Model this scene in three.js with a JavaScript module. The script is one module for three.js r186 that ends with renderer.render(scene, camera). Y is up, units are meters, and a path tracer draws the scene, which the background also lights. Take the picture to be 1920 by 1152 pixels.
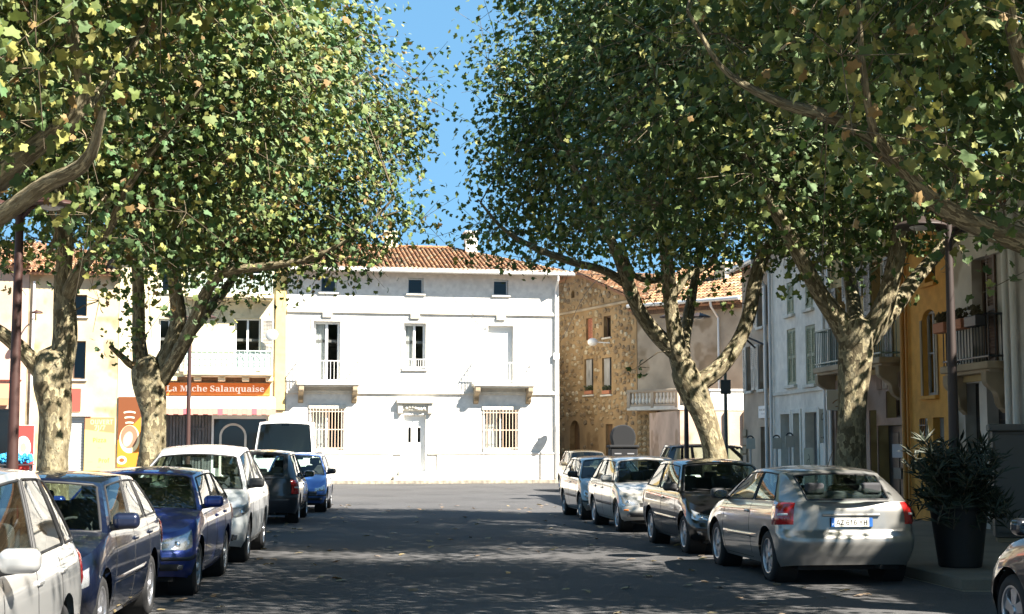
import * as THREE from 'three';
import { mergeGeometries, mergeVertices } from 'three/addons/utils/BufferGeometryUtils.js';
import { RoundedBoxGeometry } from 'three/addons/geometries/RoundedBoxGeometry.js';

// ---------------------------------------------------------------- camera, sky, sun, exposure
const scene = new THREE.Scene();
const camera = new THREE.PerspectiveCamera(23.29, 1024 / 614, 0.1, 1200);
camera.position.set(0, 1.67, 0);
camera.rotation.set(Math.atan(262 / 2800), 0, 0);
const SUN = new THREE.Vector3(0.579, 0.707, 0.406).normalize();
{
  const w = 512, h = 256, d = new Float32Array(w * h * 4);
  for (let j = 0; j < h; j++) for (let i = 0; i < w; i++) {
    const el = ((j + 0.5) / h - 0.5) * Math.PI, s = Math.max(0, Math.sin(el));
    const a = Math.exp(-s * 6.5), b = Math.exp(-s * 1.6);
    let c = [0.046 + 0.036 * a, 0.088 + 0.050 * a + 0.034 * b, 0.142 + 0.026 * a + 0.078 * b];
    if (el < -0.02) c = [0.07, 0.065, 0.06];
    const o = (j * w + i) * 4; d[o] = c[0]; d[o + 1] = c[1]; d[o + 2] = c[2]; d[o + 3] = 1;
  }
  const sky = new THREE.DataTexture(d, w, h, THREE.RGBAFormat, THREE.FloatType);
  sky.mapping = THREE.EquirectangularReflectionMapping; sky.magFilter = THREE.LinearFilter; sky.minFilter = THREE.LinearFilter; sky.needsUpdate = true;
  scene.background = sky; scene.environment = sky;
}
const sun = new THREE.DirectionalLight(new THREE.Color(1.0, 0.93, 0.82), 4.7);
sun.position.copy(SUN).multiplyScalar(120).add(new THREE.Vector3(0, 0, -35));
sun.target.position.set(0, 0, -35); scene.add(sun, sun.target);
sun.castShadow = true; sun.shadow.mapSize.set(4096, 4096); sun.shadow.bias = -0.0005;
Object.assign(sun.shadow.camera, { left: -60, right: 60, top: 60, bottom: -60, near: 1, far: 260 });
const renderer = new THREE.WebGLRenderer({ antialias: true });
renderer.setSize(1024, 614);
renderer.toneMapping = THREE.LinearToneMapping;
renderer.toneMappingExposure = 4.8;
renderer.shadowMap.enabled = true;

// ---------------------------------------------------------------- helpers
function rngOf(a) { return () => { a |= 0; a = a + 0x6D2B79F5 | 0; let t = Math.imul(a ^ a >>> 15, 1 | a); t = t + Math.imul(t ^ t >>> 7, 61 | t) ^ t; return ((t ^ t >>> 14) >>> 0) / 4294967296; }; }
const rnd = rngOf(7);
const gauss = (r) => Math.sqrt(-2 * Math.log(1 - r() * 0.9999)) * Math.cos(6.2832 * r());
const lerp = (a, b, t) => a + (b - a) * t, clamp = (v, a = 0, b = 1) => Math.min(b, Math.max(a, v));
const smooth = (a, b, v) => { const t = clamp((v - a) / (b - a)); return t * t * (3 - 2 * t); };
const names = new Map();
function numbered(n) { const k = names.get(n) || 0; names.set(n, k + 1); return k ? n + '_' + String(k).padStart(3, '0') : n; }
function mesh(name, geo, mat, parent) {
  const m = new THREE.Mesh(geo, mat); m.name = name; m.castShadow = m.receiveShadow = true; parent.add(m); return m;
}
function group(name, parent) { const g = new THREE.Group(); g.name = name; parent.add(g); return g; }
function thing(name, label, category, x = 0, z = 0, turn = 0, grp, y = 0) {
  const g = new THREE.Group(); g.name = numbered(name); g.position.set(x, y, z); g.rotation.y = turn;
  g.userData = { label, category }; if (grp) g.userData.group = grp; scene.add(g); return g;
}
function structure(name, geo, mat) { const m = mesh(name, geo, mat, scene); m.userData = { kind: 'structure' }; return m; }
function plain(g) { let q = g.index ? g.toNonIndexed() : g; for (const k of Object.keys(q.attributes)) if (!['position', 'normal', 'uv'].includes(k)) q.deleteAttribute(k); return q; }
function join(list) { return mergeGeometries(list.map(plain)); }
// texture coordinates in metres, taken from the side each face looks to
function metric(g) {
  g = plain(g); const p = g.attributes.position, n = g.attributes.normal, uv = new Float32Array(p.count * 2);
  for (let i = 0; i < p.count; i += 3) {
    const k = [0, 1, 2].map(c => Math.abs(n.getComponent(i, c) + n.getComponent(i + 1, c) + n.getComponent(i + 2, c)));
    for (let j = i; j < i + 3; j++) {
      const x = p.getX(j), y = p.getY(j), z = p.getZ(j);
      const a = k[2] >= k[0] && k[2] >= k[1] ? [x, y] : k[0] >= k[1] ? [z, y] : [x, z];
      uv[2 * j] = a[0]; uv[2 * j + 1] = a[1];
    }
  }
  g.setAttribute('uv', new THREE.BufferAttribute(uv, 2)); return g;
}
function bx(x0, x1, y0, y1, z0, z1) { const g = new THREE.BoxGeometry(x1 - x0, y1 - y0, z1 - z0); g.translate((x0 + x1) / 2, (y0 + y1) / 2, (z0 + z1) / 2); return g; }
function rb(x0, x1, y0, y1, z0, z1, r = 0.02, s = 2) { const g = new RoundedBoxGeometry(x1 - x0, y1 - y0, z1 - z0, s, r); g.translate((x0 + x1) / 2, (y0 + y1) / 2, (z0 + z1) / 2); return g; }
function rod(a, b, r, n = 6, r2 = r) {
  const A = new THREE.Vector3(...a), B = new THREE.Vector3(...b), d = B.clone().sub(A), g = new THREE.CylinderGeometry(r2, r, d.length(), n);
  g.applyQuaternion(new THREE.Quaternion().setFromUnitVectors(new THREE.Vector3(0, 1, 0), d.clone().normalize())); const m = A.add(B).multiplyScalar(0.5); g.translate(m.x, m.y, m.z); return g;
}
function wireGeo(pts, r, seg = 24) { return new THREE.TubeGeometry(new THREE.CatmullRomCurve3(pts.map(p => new THREE.Vector3(...p))), seg, r, 5, false); }

// ---------------------------------------------------------------- textures (tileable noise)
function lattice(seed, n) { const r = rngOf(seed), a = new Float32Array(n * n); for (let i = 0; i < n * n; i++) a[i] = r(); return a; }
const lat = [1, 2, 3, 4, 5, 6, 7, 8].map(s => lattice(s * 77 + 5, 64));
function vnoise(x, y, per, k) {            // value noise, period per cells (64 at most)
  const L = lat[k & 7]; let xi = Math.floor(x), yi = Math.floor(y); const fx = x - xi, fy = y - yi;
  const m = v => ((v % per) + per) % per, x0 = m(xi), x1 = m(xi + 1), y0 = m(yi), y1 = m(yi + 1), u = fx * fx * (3 - 2 * fx), v = fy * fy * (3 - 2 * fy);
  return lerp(lerp(L[y0 * 64 + x0], L[y0 * 64 + x1], u), lerp(L[y1 * 64 + x0], L[y1 * 64 + x1], u), v);
}
function fbm(u, v, per, oct, k = 0) { let s = 0, a = 0.5, t = 0; for (let o = 0; o < oct && per <= 64; o++, per *= 2, a *= 0.5) { s += a * vnoise(u * per, v * per, per, k + o); t += a; } return s / t; }
function tex(size, fn, repeat = 1, srgb = true) {
  const d = new Uint8Array(size * size * 4);
  for (let j = 0; j < size; j++) for (let i = 0; i < size; i++) { const c = fn(i / size, j / size), o = (j * size + i) * 4; d[o] = clamp(c[0]) * 255; d[o + 1] = clamp(c[1]) * 255; d[o + 2] = clamp(c[2]) * 255; d[o + 3] = 255; }
  const t = new THREE.DataTexture(d, size, size); t.wrapS = t.wrapT = THREE.RepeatWrapping; t.magFilter = THREE.LinearFilter; t.minFilter = THREE.LinearMipmapLinearFilter; t.generateMipmaps = true;
  t.repeat.set(repeat, repeat); if (srgb) t.colorSpace = THREE.SRGBColorSpace; t.needsUpdate = true; return t;
}
const grainR = rngOf(99);
const plasterTex = tex(512, (u, v) => { const a = fbm(u, v, 4, 5), b = fbm(u, v, 32, 2, 3), s = 0.80 + 0.20 * a + 0.10 * (b - 0.5) + 0.04 * (grainR() - 0.5); return [s, s * 0.99, s * 0.97]; }, 1 / 5);
const plasterBump = tex(512, (u, v) => { const s = fbm(u, v, 32, 2, 2) * 0.7 + 0.3 * grainR(); return [s, s, s]; }, 1 / 2, false);
const oldPlasterTex = tex(512, (u, v) => { const a = fbm(u, v, 6, 5, 1), b = fbm(u, v, 3, 4, 4); let s = 0.72 + 0.26 * a; const st = smooth(0.56, 0.66, b) * 0.16; s -= st; return [s, s * (0.985 - st * 0.2), s * (0.96 - st * 0.5)]; }, 1 / 4);
const asphaltTex = tex(1024, (u, v) => {
  const a = fbm(u, v, 3, 5), b = fbm(u, v, 5, 4, 4), g = grainR(); let s = 0.60 + 0.18 * (a - 0.5) + (g - 0.5) * 0.20 + (g > 0.94 ? 0.16 : 0);
  if (smooth(0.6, 0.62, b) > 0.5) s *= 0.90; return [s, s, s * 1.01];
}, 1 / 7);
const asphaltBump = tex(512, () => { const s = grainR(); return [s, s, s]; }, 1 / 2.2, false);
const pavingTex = tex(512, (u, v) => { const s = 0.74 + 0.2 * fbm(u, v, 8, 4) + 0.06 * (grainR() - 0.5); return [s, s * 0.965, s * 0.9]; }, 1 / 4);
const barkTex = tex(512, (u, v) => {
  const w = 0.04 * (fbm(u, v, 8, 3, 6) - 0.5), a = fbm(u + w, v * 1 + w, 8, 4), b = fbm(u - w, v + w, 11, 3, 3), f = 0.9 + 0.2 * (grainR() - 0.5) + 0.25 * (fbm(u, v, 32, 2, 5) - 0.5);
  let c = [0.52, 0.48, 0.38]; if (a > 0.53) c = [0.70, 0.66, 0.54]; else if (a > 0.49) c = [0.61, 0.57, 0.45]; if (b > 0.57) c = [0.44, 0.40, 0.31]; if (b < 0.38) c = [0.57, 0.54, 0.45];
  return c.map(x => x * f);
}, 1);
const barkBump = tex(512, (u, v) => { const w = 0.04 * (fbm(u, v, 8, 3, 6) - 0.5), a = fbm(u + w, v + w, 8, 4), b = fbm(u - w, v + w, 11, 3, 3); let s = a > 0.53 ? 0.2 : a > 0.49 ? 0.45 : 0.7; if (b > 0.57) s = 1; s = s * 0.75 + 0.25 * fbm(u, v, 32, 2, 5); return [s, s, s]; }, 1, false);
const woodTex = tex(256, (u, v) => { const s = 0.72 + 0.25 * fbm(u * 1, v, 4, 2) * 1 + 0.2 * (vnoise(u * 48, v * 4, 64, 2) - 0.5); return [s, s * 0.97, s * 0.93]; }, 1 / 1.5);
const stoneTex = tex(256, (u, v) => { const s = 0.62 + 0.4 * fbm(u, v, 8, 4, 1) + 0.1 * (grainR() - 0.5); return [s, s * 0.98, s * 0.93]; }, 1 / 0.9);

const std = (r, g, b, rough = 0.8, extra = {}) => new THREE.MeshStandardMaterial({ color: new THREE.Color().setRGB(r, g, b), roughness: rough, ...extra });
const phys = (r, g, b, rough = 0.5, extra = {}) => new THREE.MeshPhysicalMaterial({ color: new THREE.Color().setRGB(r, g, b), roughness: rough, ...extra });
const plaster = (r, g, b, old) => std(r, g, b, 0.92, { map: old ? oldPlasterTex : plasterTex, bumpMap: plasterBump, bumpScale: 0.004 });
const MAT = {
  white: plaster(0.80, 0.79, 0.76), cream: plaster(0.74, 0.66, 0.46), beige: plaster(0.72, 0.60, 0.41, 1), stucco: plaster(0.54, 0.46, 0.36, 1), ochreStone: plaster(0.42, 0.29, 0.15, 1),
  taupe: plaster(0.63, 0.51, 0.40, 1), pearl: plaster(0.82, 0.79, 0.73), pinkish: plaster(0.48, 0.34, 0.28, 1), ochre: plaster(0.74, 0.39, 0.09), chalk: plaster(0.78, 0.76, 0.74, 1), straw: plaster(0.66, 0.52, 0.27, 1), rosy: plaster(0.70, 0.52, 0.42, 1), annex: plaster(0.62, 0.60, 0.58),
  trim: plaster(0.72, 0.70, 0.64), stoneTrim: plaster(0.52, 0.43, 0.31, 1),
  glass: phys(0.86, 0.9, 0.9, 0.03, { transmission: 1, thickness: 0, ior: 1.5 }),
  frameWhite: std(0.78, 0.78, 0.76, 0.5), frameGrey: std(0.30, 0.31, 0.32, 0.5), frameBrown: std(0.10, 0.06, 0.04, 0.6),
  shutterWhite: std(0.74, 0.74, 0.72, 0.6, { map: woodTex }), shutterGreen: std(0.30, 0.38, 0.29, 0.65, { map: woodTex }), shutterGrey: std(0.15, 0.16, 0.18, 0.65, { map: woodTex }), shutterSlate: std(0.17, 0.18, 0.21, 0.65, { map: woodTex }), shutterMist: std(0.42, 0.44, 0.46, 0.65, { map: woodTex }),
  doorGrey: std(0.17, 0.175, 0.18, 0.6, { map: woodTex }), doorDark: std(0.035, 0.028, 0.025, 0.5, { map: woodTex }), doorWood: std(0.20, 0.12, 0.06, 0.6, { map: woodTex }), doorBlue: std(0.25, 0.28, 0.30, 0.6, { map: woodTex }),
  iron: std(0.03, 0.03, 0.035, 0.5), ironWhite: std(0.76, 0.75, 0.72, 0.5), ironGreen: std(0.16, 0.22, 0.20, 0.5), ironSalmon: std(0.62, 0.46, 0.34, 0.55), zinc: std(0.55, 0.56, 0.56, 0.45, { metalness: 0.4 }), pipeWhite: std(0.72, 0.71, 0.68, 0.5), pipeOchre: std(0.48, 0.24, 0.06, 0.6),
  clay: std(1, 1, 1, 0.9, { vertexColors: true, map: stoneTex }), clayBed: std(0.26, 0.13, 0.07, 0.95), eaveShadeWood: std(0.16, 0.10, 0.065, 0.8, { map: woodTex }),
  dark: std(0.02, 0.02, 0.022, 0.8), interior: std(0.16, 0.15, 0.14, 0.9), curtain: std(0.62, 0.61, 0.58, 0.95), galv: std(0.42, 0.43, 0.43, 0.5, { metalness: 0.3 }),
  bark: std(0.80, 0.78, 0.72, 0.9, { map: barkTex, bumpMap: barkBump, bumpScale: 0.02 }), twig: std(0.12, 0.095, 0.06, 0.9),
  lampRust: std(0.042, 0.016, 0.012, 0.6), lampDark: std(0.03, 0.019, 0.016, 0.6), terracotta: std(0.42, 0.17, 0.09, 0.8),
};

// ---------------------------------------------------------------- ground, road, pavements
function flat(name, pts, y, mat, thick = 0) {           // polygon given as [x, depth]
  const s = new THREE.Shape(pts.map(([x, d]) => new THREE.Vector2(x, d)));
  const g = thick ? new THREE.ExtrudeGeometry(s, { depth: thick, bevelEnabled: true, bevelSize: 0.012, bevelThickness: 0.012, bevelSegments: 1 }) : new THREE.ShapeGeometry(s);
  g.rotateX(-Math.PI / 2); g.translate(0, y, 0); return structure(name, metric(g), mat);
}
const asphalt = std(0.168, 0.164, 0.164, 0.93, { map: asphaltTex, bumpMap: asphaltBump, bumpScale: 0.006 });
const paving = std(0.42, 0.38, 0.33, 0.9, { map: pavingTex, bumpMap: plasterBump, bumpScale: 0.004 });
flat('ground', [[-400, -60], [400, -60], [400, 600], [-400, 600]], 0, std(0.40, 0.36, 0.30, 0.95, { map: pavingTex }));
flat('road', [[-12.5, -30], [7.4, -30], [7.4, 17.2], [5.2, 17.4], [2.8, 44.5], [14, 48], [16, 66], [9, 66], [4.6, 70], [1.2, 78], [-40, 75], [-45, 40], [-12.5, 40]], 0.004, asphalt);
const farPave = flat('pavement', [[2.9, 68.4], [2.9, 70.2], [-36, 63.2], [-36, 61.2]], 0.004, paving, 0.13);
flat('pavement_right', [[5.25, 17.6], [2.9, 44.3], [8.5, 47], [12.5, 10], [7.6, 10], [7.6, 17.4]], 0.004, std(0.25, 0.235, 0.215, 0.9, { map: pavingTex, bumpMap: plasterBump, bumpScale: 0.004 }), 0.12);
flat('pavement_left', [[-6.3, 5], [-8.2, 41], [-12.4, 41], [-10.4, 5]], 0.004, paving, 0.12);
{ // kerb stones in front of the houses at the end of the street, each a stone of its own
  const km = [std(0.46, 0.43, 0.38, 0.9, { map: stoneTex }), std(0.40, 0.37, 0.33, 0.9, { map: stoneTex }), std(0.50, 0.46, 0.40, 0.9, { map: stoneTex })];
  const kg = metric(rb(-0.503, 0.503, 0, 0.165, -0.11, 0.11, 0.008, 1)), a = Math.atan2(7.2, 38.9), L = Math.hypot(38.9, 7.2);
  for (let i = 0; i < 39; i++) { const t = (i + 0.5) / 39, k = mesh('kerb_stone', kg, km[i % 3], farPave); k.position.set(-36 + 38.9 * t, 0.004, -61.15 - 7.2 * t + 0.0); k.rotation.y = a; k.position.z += 0.06; }
}
// ---------------------------------------------------------------- building kit: local x runs along the front, z looks out of it
function holePath(h) {
  const p = new THREE.Path(); p.moveTo(h.x0, h.y0); p.lineTo(h.x1, h.y0); p.lineTo(h.x1, h.y1 - (h.arch || 0));
  if (h.arch) { const c = (h.x0 + h.x1) / 2, r = (h.x1 - h.x0) / 2; for (let i = 1; i < 12; i++) { const a = Math.PI * i / 12; p.lineTo(c + r * Math.cos(a), h.y1 - h.arch + h.arch * Math.sin(a)); } }
  p.lineTo(h.x0, h.y1 - (h.arch || 0)); p.closePath(); return p;
}
function wallGeo(outline, holes, th = 0.35) {
  const s = new THREE.Shape(outline.map(([x, y]) => new THREE.Vector2(x, y))); holes.forEach(h => s.holes.push(holePath(h)));
  const g = new THREE.ExtrudeGeometry(s, { depth: th, bevelEnabled: false }); g.translate(0, 0, -th); return metric(g);
}
function front(name, label, category, x0, d0, x1, d1) {
  const g = thing(name, label, category, x0, -d0, Math.atan2(d1 - d0, x1 - x0)); g.userData.W = undefined; delete g.userData.W;
  return [g, Math.hypot(x1 - x0, d1 - d0)];
}
function shell(g, W, H, depth, mat, holes, outline) {       // front wall with its openings, side and back walls, ceiling
  mesh('wall', wallGeo(outline || [[0, 0], [W, 0], [W, H], [0, H]], holes), mat, g);
  mesh('side_wall', metric(bx(0, 0.3, 0, H - 0.01, -depth, -0.352)), mat, g); mesh('side_wall', metric(bx(W - 0.3, W, 0, H - 0.01, -depth, -0.352)), mat, g);
  mesh('back_wall', metric(bx(0.302, W - 0.302, 0, H - 0.01, -depth, -depth + 0.3)), mat, g);
  const floors = []; for (let y = 0.2; y < H - 1; y += 3.1) floors.push(bx(0.31, W - 0.31, y, y + 0.12, -depth + 0.31, -0.36)); floors.push(bx(0.31, W - 0.31, H - 0.25, H - 0.12, -depth + 0.31, -0.36));
  floors.push(bx(0.31, W - 0.31, 0.33, H - 0.3, -3.2, -3.1));
  mesh('floor', metric(join(floors)), MAT.interior, g);
}
function windowUnit(g, h, o = {}) {
  const { rec = 0.2, mat = MAT.frameWhite, cols = 2, rows = 1, f = 0.06, sill = true, curtain = false, sillMat = MAT.trim } = o, { x0, x1, y0, y1 } = h, z0 = -rec - 0.05, z1 = -rec, e = 0.004;
  const L = [bx(x0 + e, x0 + f, y0 + e, y1 - e, z0, z1), bx(x1 - f, x1 - e, y0 + e, y1 - e, z0, z1), bx(x0 + f, x1 - f, y0 + e, y0 + f, z0, z1), bx(x0 + f, x1 - f, y1 - f, y1 - e, z0, z1)];
  for (let i = 1; i < cols; i++) { const x = lerp(x0, x1, i / cols); L.push(bx(x - f * 0.55, x + f * 0.55, y0 + f, y1 - f, z0 + 0.002, z1 + 0.012)); }
  for (let i = 1; i < rows; i++) { const y = lerp(y0, y1, i / rows); L.push(bx(x0 + f, x1 - f, y - 0.016, y + 0.016, z0 + 0.006, z1 + 0.004)); }
  const w = mesh('window', metric(join(L)), mat, g);
  for (let i = 0; i < cols; i++) { const a = lerp(x0 + f, x1 - f, i / cols), b = lerp(x0 + f, x1 - f, (i + 1) / cols); mesh('pane', new THREE.PlaneGeometry(b - a, y1 - y0 - 2 * f).translate((a + b) / 2, (y0 + y1) / 2, z0 + 0.024), MAT.glass, w); }
  if (sill) mesh('sill', metric(rb(x0 - 0.09, x1 + 0.09, y0 - 0.09, y0 - 0.004, -rec + 0.01, 0.09, 0.015, 1)), sillMat, w);
  if (curtain) {
    const n = 26, s = new THREE.PlaneGeometry((x1 - x0) * (curtain === 2 ? 0.42 : 0.96), y1 - y0 - 0.1, n, 1), p = s.attributes.position; for (let i = 0; i < p.count; i++) p.setZ(i, 0.025 * Math.sin(i % (n + 1) * 1.7));
    s.computeVertexNormals(); s.translate(curtain === 2 ? lerp(x0, x1, 0.24) : (x0 + x1) / 2, (y0 + y1) / 2, z0 - 0.12); mesh('curtain', s, MAT.curtain, w);
  }
  return w;
}
const slatCache = new Map();
function shutterGeo(w, h, slats = true) {                 // a louvred leaf, hinge on its left edge
  const key = w.toFixed(2) + h.toFixed(2) + slats; if (slatCache.has(key)) return slatCache.get(key);
  const L = [bx(0, 0.06, 0, h, 0, 0.035), bx(w - 0.06, w, 0, h, 0, 0.035), bx(0.06, w - 0.06, 0, 0.08, 0, 0.035), bx(0.06, w - 0.06, h - 0.08, h, 0, 0.035), bx(0.06, w - 0.06, h / 2 - 0.04, h / 2 + 0.04, 0, 0.035), bx(0.06, w - 0.06, 0.08, h - 0.08, 0.004, 0.010)];
  if (slats) for (let y = 0.1; y < h - 0.1; y += 0.062) { const b = new THREE.BoxGeometry(w - 0.12, 0.05, 0.008); b.rotateX(0.6); b.translate(w / 2, y + 0.02, 0.02); L.push(b); }
  const g = metric(join(L)); slatCache.set(key, g); return g;
}
function shutters(g, h, mat, mode = 'open', slats = true) {
  const w = (h.x1 - h.x0) / 2, H = h.y1 - h.y0;
  if (mode === 'closed') { const a = mesh('shutter', shutterGeo(w - 0.006, H - 0.02, slats), mat, g); a.position.set(h.x0 + 0.004, h.y0 + 0.01, -0.06); const b = mesh('shutter', shutterGeo(w - 0.006, H - 0.02, slats), mat, g); b.position.set(h.x0 + w + 0.002, h.y0 + 0.01, -0.06); }
  else { const a = mesh('shutter', shutterGeo(w - 0.01, H, slats), mat, g); a.position.set(h.x0 - w - 0.02, h.y0, 0.02); const b = mesh('shutter', shutterGeo(w - 0.01, H, slats), mat, g); b.position.set(h.x1 + 0.02, h.y0, 0.02); }
}
function door(g, h, mat, o = {}) {
  const { rec = 0.22, panels = 3, leaves = 1 } = o, L = [bx(h.x0 + 0.004, h.x1 - 0.004, h.y0 + 0.004, h.y1 - 0.004, -rec - 0.05, -rec)];
  const w = (h.x1 - h.x0) / leaves;
  for (let l = 0; l < leaves; l++) { const a = h.x0 + l * w; for (let i = 0; i < panels; i++) { const y0 = lerp(h.y0 + 0.12, h.y1 - 0.05, i / panels), y1 = lerp(h.y0 + 0.12, h.y1 - 0.05, (i + 1) / panels) - 0.1; L.push(rb(a + 0.1, a + w - 0.1, y0, y1, -rec - 0.02, -rec + 0.018, 0.012, 1)); } }
  const d = mesh('door', metric(join(L)), mat, g); mesh('handle', rod([h.x1 - 0.1, h.y0 + 1.0, -rec + 0.05], [h.x1 - 0.1, h.y0 + 1.16, -rec + 0.05], 0.014), MAT.zinc, d); return d;
}
const barCache = new Map();
function bars(parent, name, pts, h, r, mat) { const k = h.toFixed(3) + r; if (!barCache.has(k)) barCache.set(k, new THREE.CylinderGeometry(r, r, h, 6).translate(0, h / 2, 0)); for (const [x, y, z] of pts) mesh(name, barCache.get(k), mat, parent).position.set(x, y, z); }
function balcony(g, x0, x1, y, depth, o = {}) {
  const { rail = 0.95, mat = MAT.ironWhite, slabMat = MAT.trim, step = 0.13, brackets = true, r = 0.012 } = o;
  const b = mesh('balcony', metric(join([rb(x0, x1, y - 0.14, y, 0.002, depth, 0.025, 1), bx(x0 + 0.08, x1 - 0.08, y - 0.2, y - 0.141, 0.002, depth - 0.08)])), slabMat, g);
  const z = depth - 0.07, R = (a, c) => rb(Math.min(a[0], c[0]) - 0.02, Math.max(a[0], c[0]) + 0.02, a[1] - 0.02, a[1] + 0.02, Math.min(a[1 + 1], c[2]) - 0.02, Math.max(a[2], c[2]) + 0.02, 0.008, 1);
  const L = []; for (const yy of [y + 0.09, y + rail]) { L.push(R([x0 + 0.06, yy, z], [x1 - 0.06, yy, z]), R([x0 + 0.06, yy + 0.003, 0.03], [x0 + 0.06, yy + 0.003, z]), R([x1 - 0.06, yy + 0.003, 0.03], [x1 - 0.06, yy + 0.003, z])); }
  mesh('railing', metric(join(L)), mat, b);
  const P = []; const n = Math.round((x1 - x0 - 0.12) / step); for (let i = 0; i <= n; i++) P.push([lerp(x0 + 0.06, x1 - 0.06, i / n), y + 0.005, z]);
  const m = Math.max(1, Math.round(depth / step) - 1); for (const x of [x0 + 0.06, x1 - 0.06]) for (let i = 0; i < m; i++) P.push([x, y + 0.005, lerp(0.08, z, i / m)]);
  bars(b, 'baluster', P, rail - 0.01, r, mat);
  if (brackets) for (const x of [x0 + 0.22, x1 - 0.22]) mesh('bracket', bracketGeo(depth).clone().translate(x, y - 0.2, 0.002), o.bracketMat || slabMat, b);
  return b;
}
function bracketGeo(d) {           // scrolled console
  const s = new THREE.Shape(); s.moveTo(0, 0); s.lineTo(d * 0.92, 0); s.lineTo(d * 0.92, -0.12); s.bezierCurveTo(d * 0.9, -0.3, d * 0.45, -0.24, d * 0.36, -0.45); s.bezierCurveTo(d * 0.3, -0.68, d * 0.1, -0.62, 0, -0.72); s.closePath();
  const g = new THREE.ExtrudeGeometry(s, { depth: 0.2, bevelEnabled: true, bevelSize: 0.015, bevelThickness: 0.015, bevelSegments: 1 }); g.rotateY(-Math.PI / 2); g.translate(0.1, -0.002, 0); return metric(g);
}
function paint(g, c) { const a = new Float32Array(g.attributes.position.count * 3); for (let i = 0; i < a.length; i += 3) { a[i] = c[0]; a[i + 1] = c[1]; a[i + 2] = c[2]; } g.setAttribute('color', new THREE.BufferAttribute(a, 3)); return g; }
// canal tiles on a plane: eave corners e0 e1, ridge corners r0 r1
function tileRoof(parent, e0, e1, r0, r1, seed = 1) {
  const R = rngOf(seed), E0 = new THREE.Vector3(...e0), E1 = new THREE.Vector3(...e1), R0 = new THREE.Vector3(...r0), R1 = new THREE.Vector3(...r1);
  const ax = E1.clone().sub(E0), W = ax.length(); ax.normalize(); const q = R0.clone().sub(E0), al = q.dot(ax), up = q.clone().addScaledVector(ax, -al), Ln = up.length(); up.normalize(); const ar = W - R1.clone().sub(E0).dot(ax), nn = ax.clone().cross(up); if (nn.y < 0) nn.negate();
  const pos = [], col = [], uv = [], nrm = [];
  const step = 0.21, course = 0.36, A = 5;
  for (let a = step / 2; a < W; a += step) {
    const bm = Math.min(Ln, al > 0.01 ? a / al * Ln : Ln, ar > 0.01 ? (W - a) / ar * Ln : Ln);
    for (let b = -0.06; b < bm; b += course) {
      const b1 = Math.min(b + course + 0.05, bm + 0.05), t = R(), s = 0.75 + 0.5 * R(), c = t < 0.15 ? [0.46, 0.37, 0.26] : t < 0.35 ? [0.27, 0.15, 0.09] : t < 0.6 ? [0.44, 0.28, 0.17] : [0.46, 0.24, 0.13], w = (R() - 0.5) * 0.016, cc = c.map(v => v * s);
      const at = (bb, th, r, lift) => E0.clone().addScaledVector(ax, a + w - Math.cos(th) * r).addScaledVector(up, bb).addScaledVector(nn, Math.sin(th) * r * 0.85 + lift);
      for (let k = 0; k < A; k++) {
        const t0 = Math.PI * k / A, t1 = Math.PI * (k + 1) / A, v = [at(b, t0, 0.092, 0.045), at(b, t1, 0.092, 0.045), at(b1, t1, 0.076, 0.02), at(b1, t0, 0.076, 0.02)];
        for (const i of [0, 1, 2, 0, 2, 3]) { pos.push(v[i].x, v[i].y, v[i].z); col.push(...cc); uv.push(a + i * 0.03, b); const th = i === 1 || i === 2 ? t1 : t0, m = ax.clone().multiplyScalar(-Math.cos(th)).addScaledVector(nn, Math.sin(th)); nrm.push(m.x, m.y, m.z); }
      }
    }
  }
  const g = new THREE.BufferGeometry(); g.setAttribute('position', new THREE.Float32BufferAttribute(pos, 3)); g.setAttribute('normal', new THREE.Float32BufferAttribute(nrm, 3)); g.setAttribute('uv', new THREE.Float32BufferAttribute(uv, 2)); g.setAttribute('color', new THREE.Float32BufferAttribute(col, 3));
  const m = mesh('tiles', g, MAT.clay, parent); m.userData.kind = 'stuff'; return m;
}
function slab(pts, t = 0.1) {             // thick sheet through 3 or 4 points
  const v = pts.map(p => new THREE.Vector3(...p)), n = v[1].clone().sub(v[0]).cross(v[2].clone().sub(v[0])).normalize(); if (n.y < 0) n.negate(); const d = v.map(p => p.clone().addScaledVector(n, -t)), pos = [];
  const tri = (a, b, c) => pos.push(...a.toArray(), ...b.toArray(), ...c.toArray()); const m = v.length;
  for (let i = 1; i + 1 < m; i++) { tri(v[0], v[i], v[i + 1]); tri(d[0], d[i + 1], d[i]); }
  for (let i = 0; i < m; i++) { const j = (i + 1) % m; tri(v[i], d[i], d[j]); tri(v[i], d[j], v[j]); }
  const g = new THREE.BufferGeometry(); g.setAttribute('position', new THREE.Float32BufferAttribute(pos, 3)); g.setAttribute('uv', new THREE.Float32BufferAttribute(new Float32Array(pos.length / 3 * 2), 2)); g.computeVertexNormals(); return metric(g);
}
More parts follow.
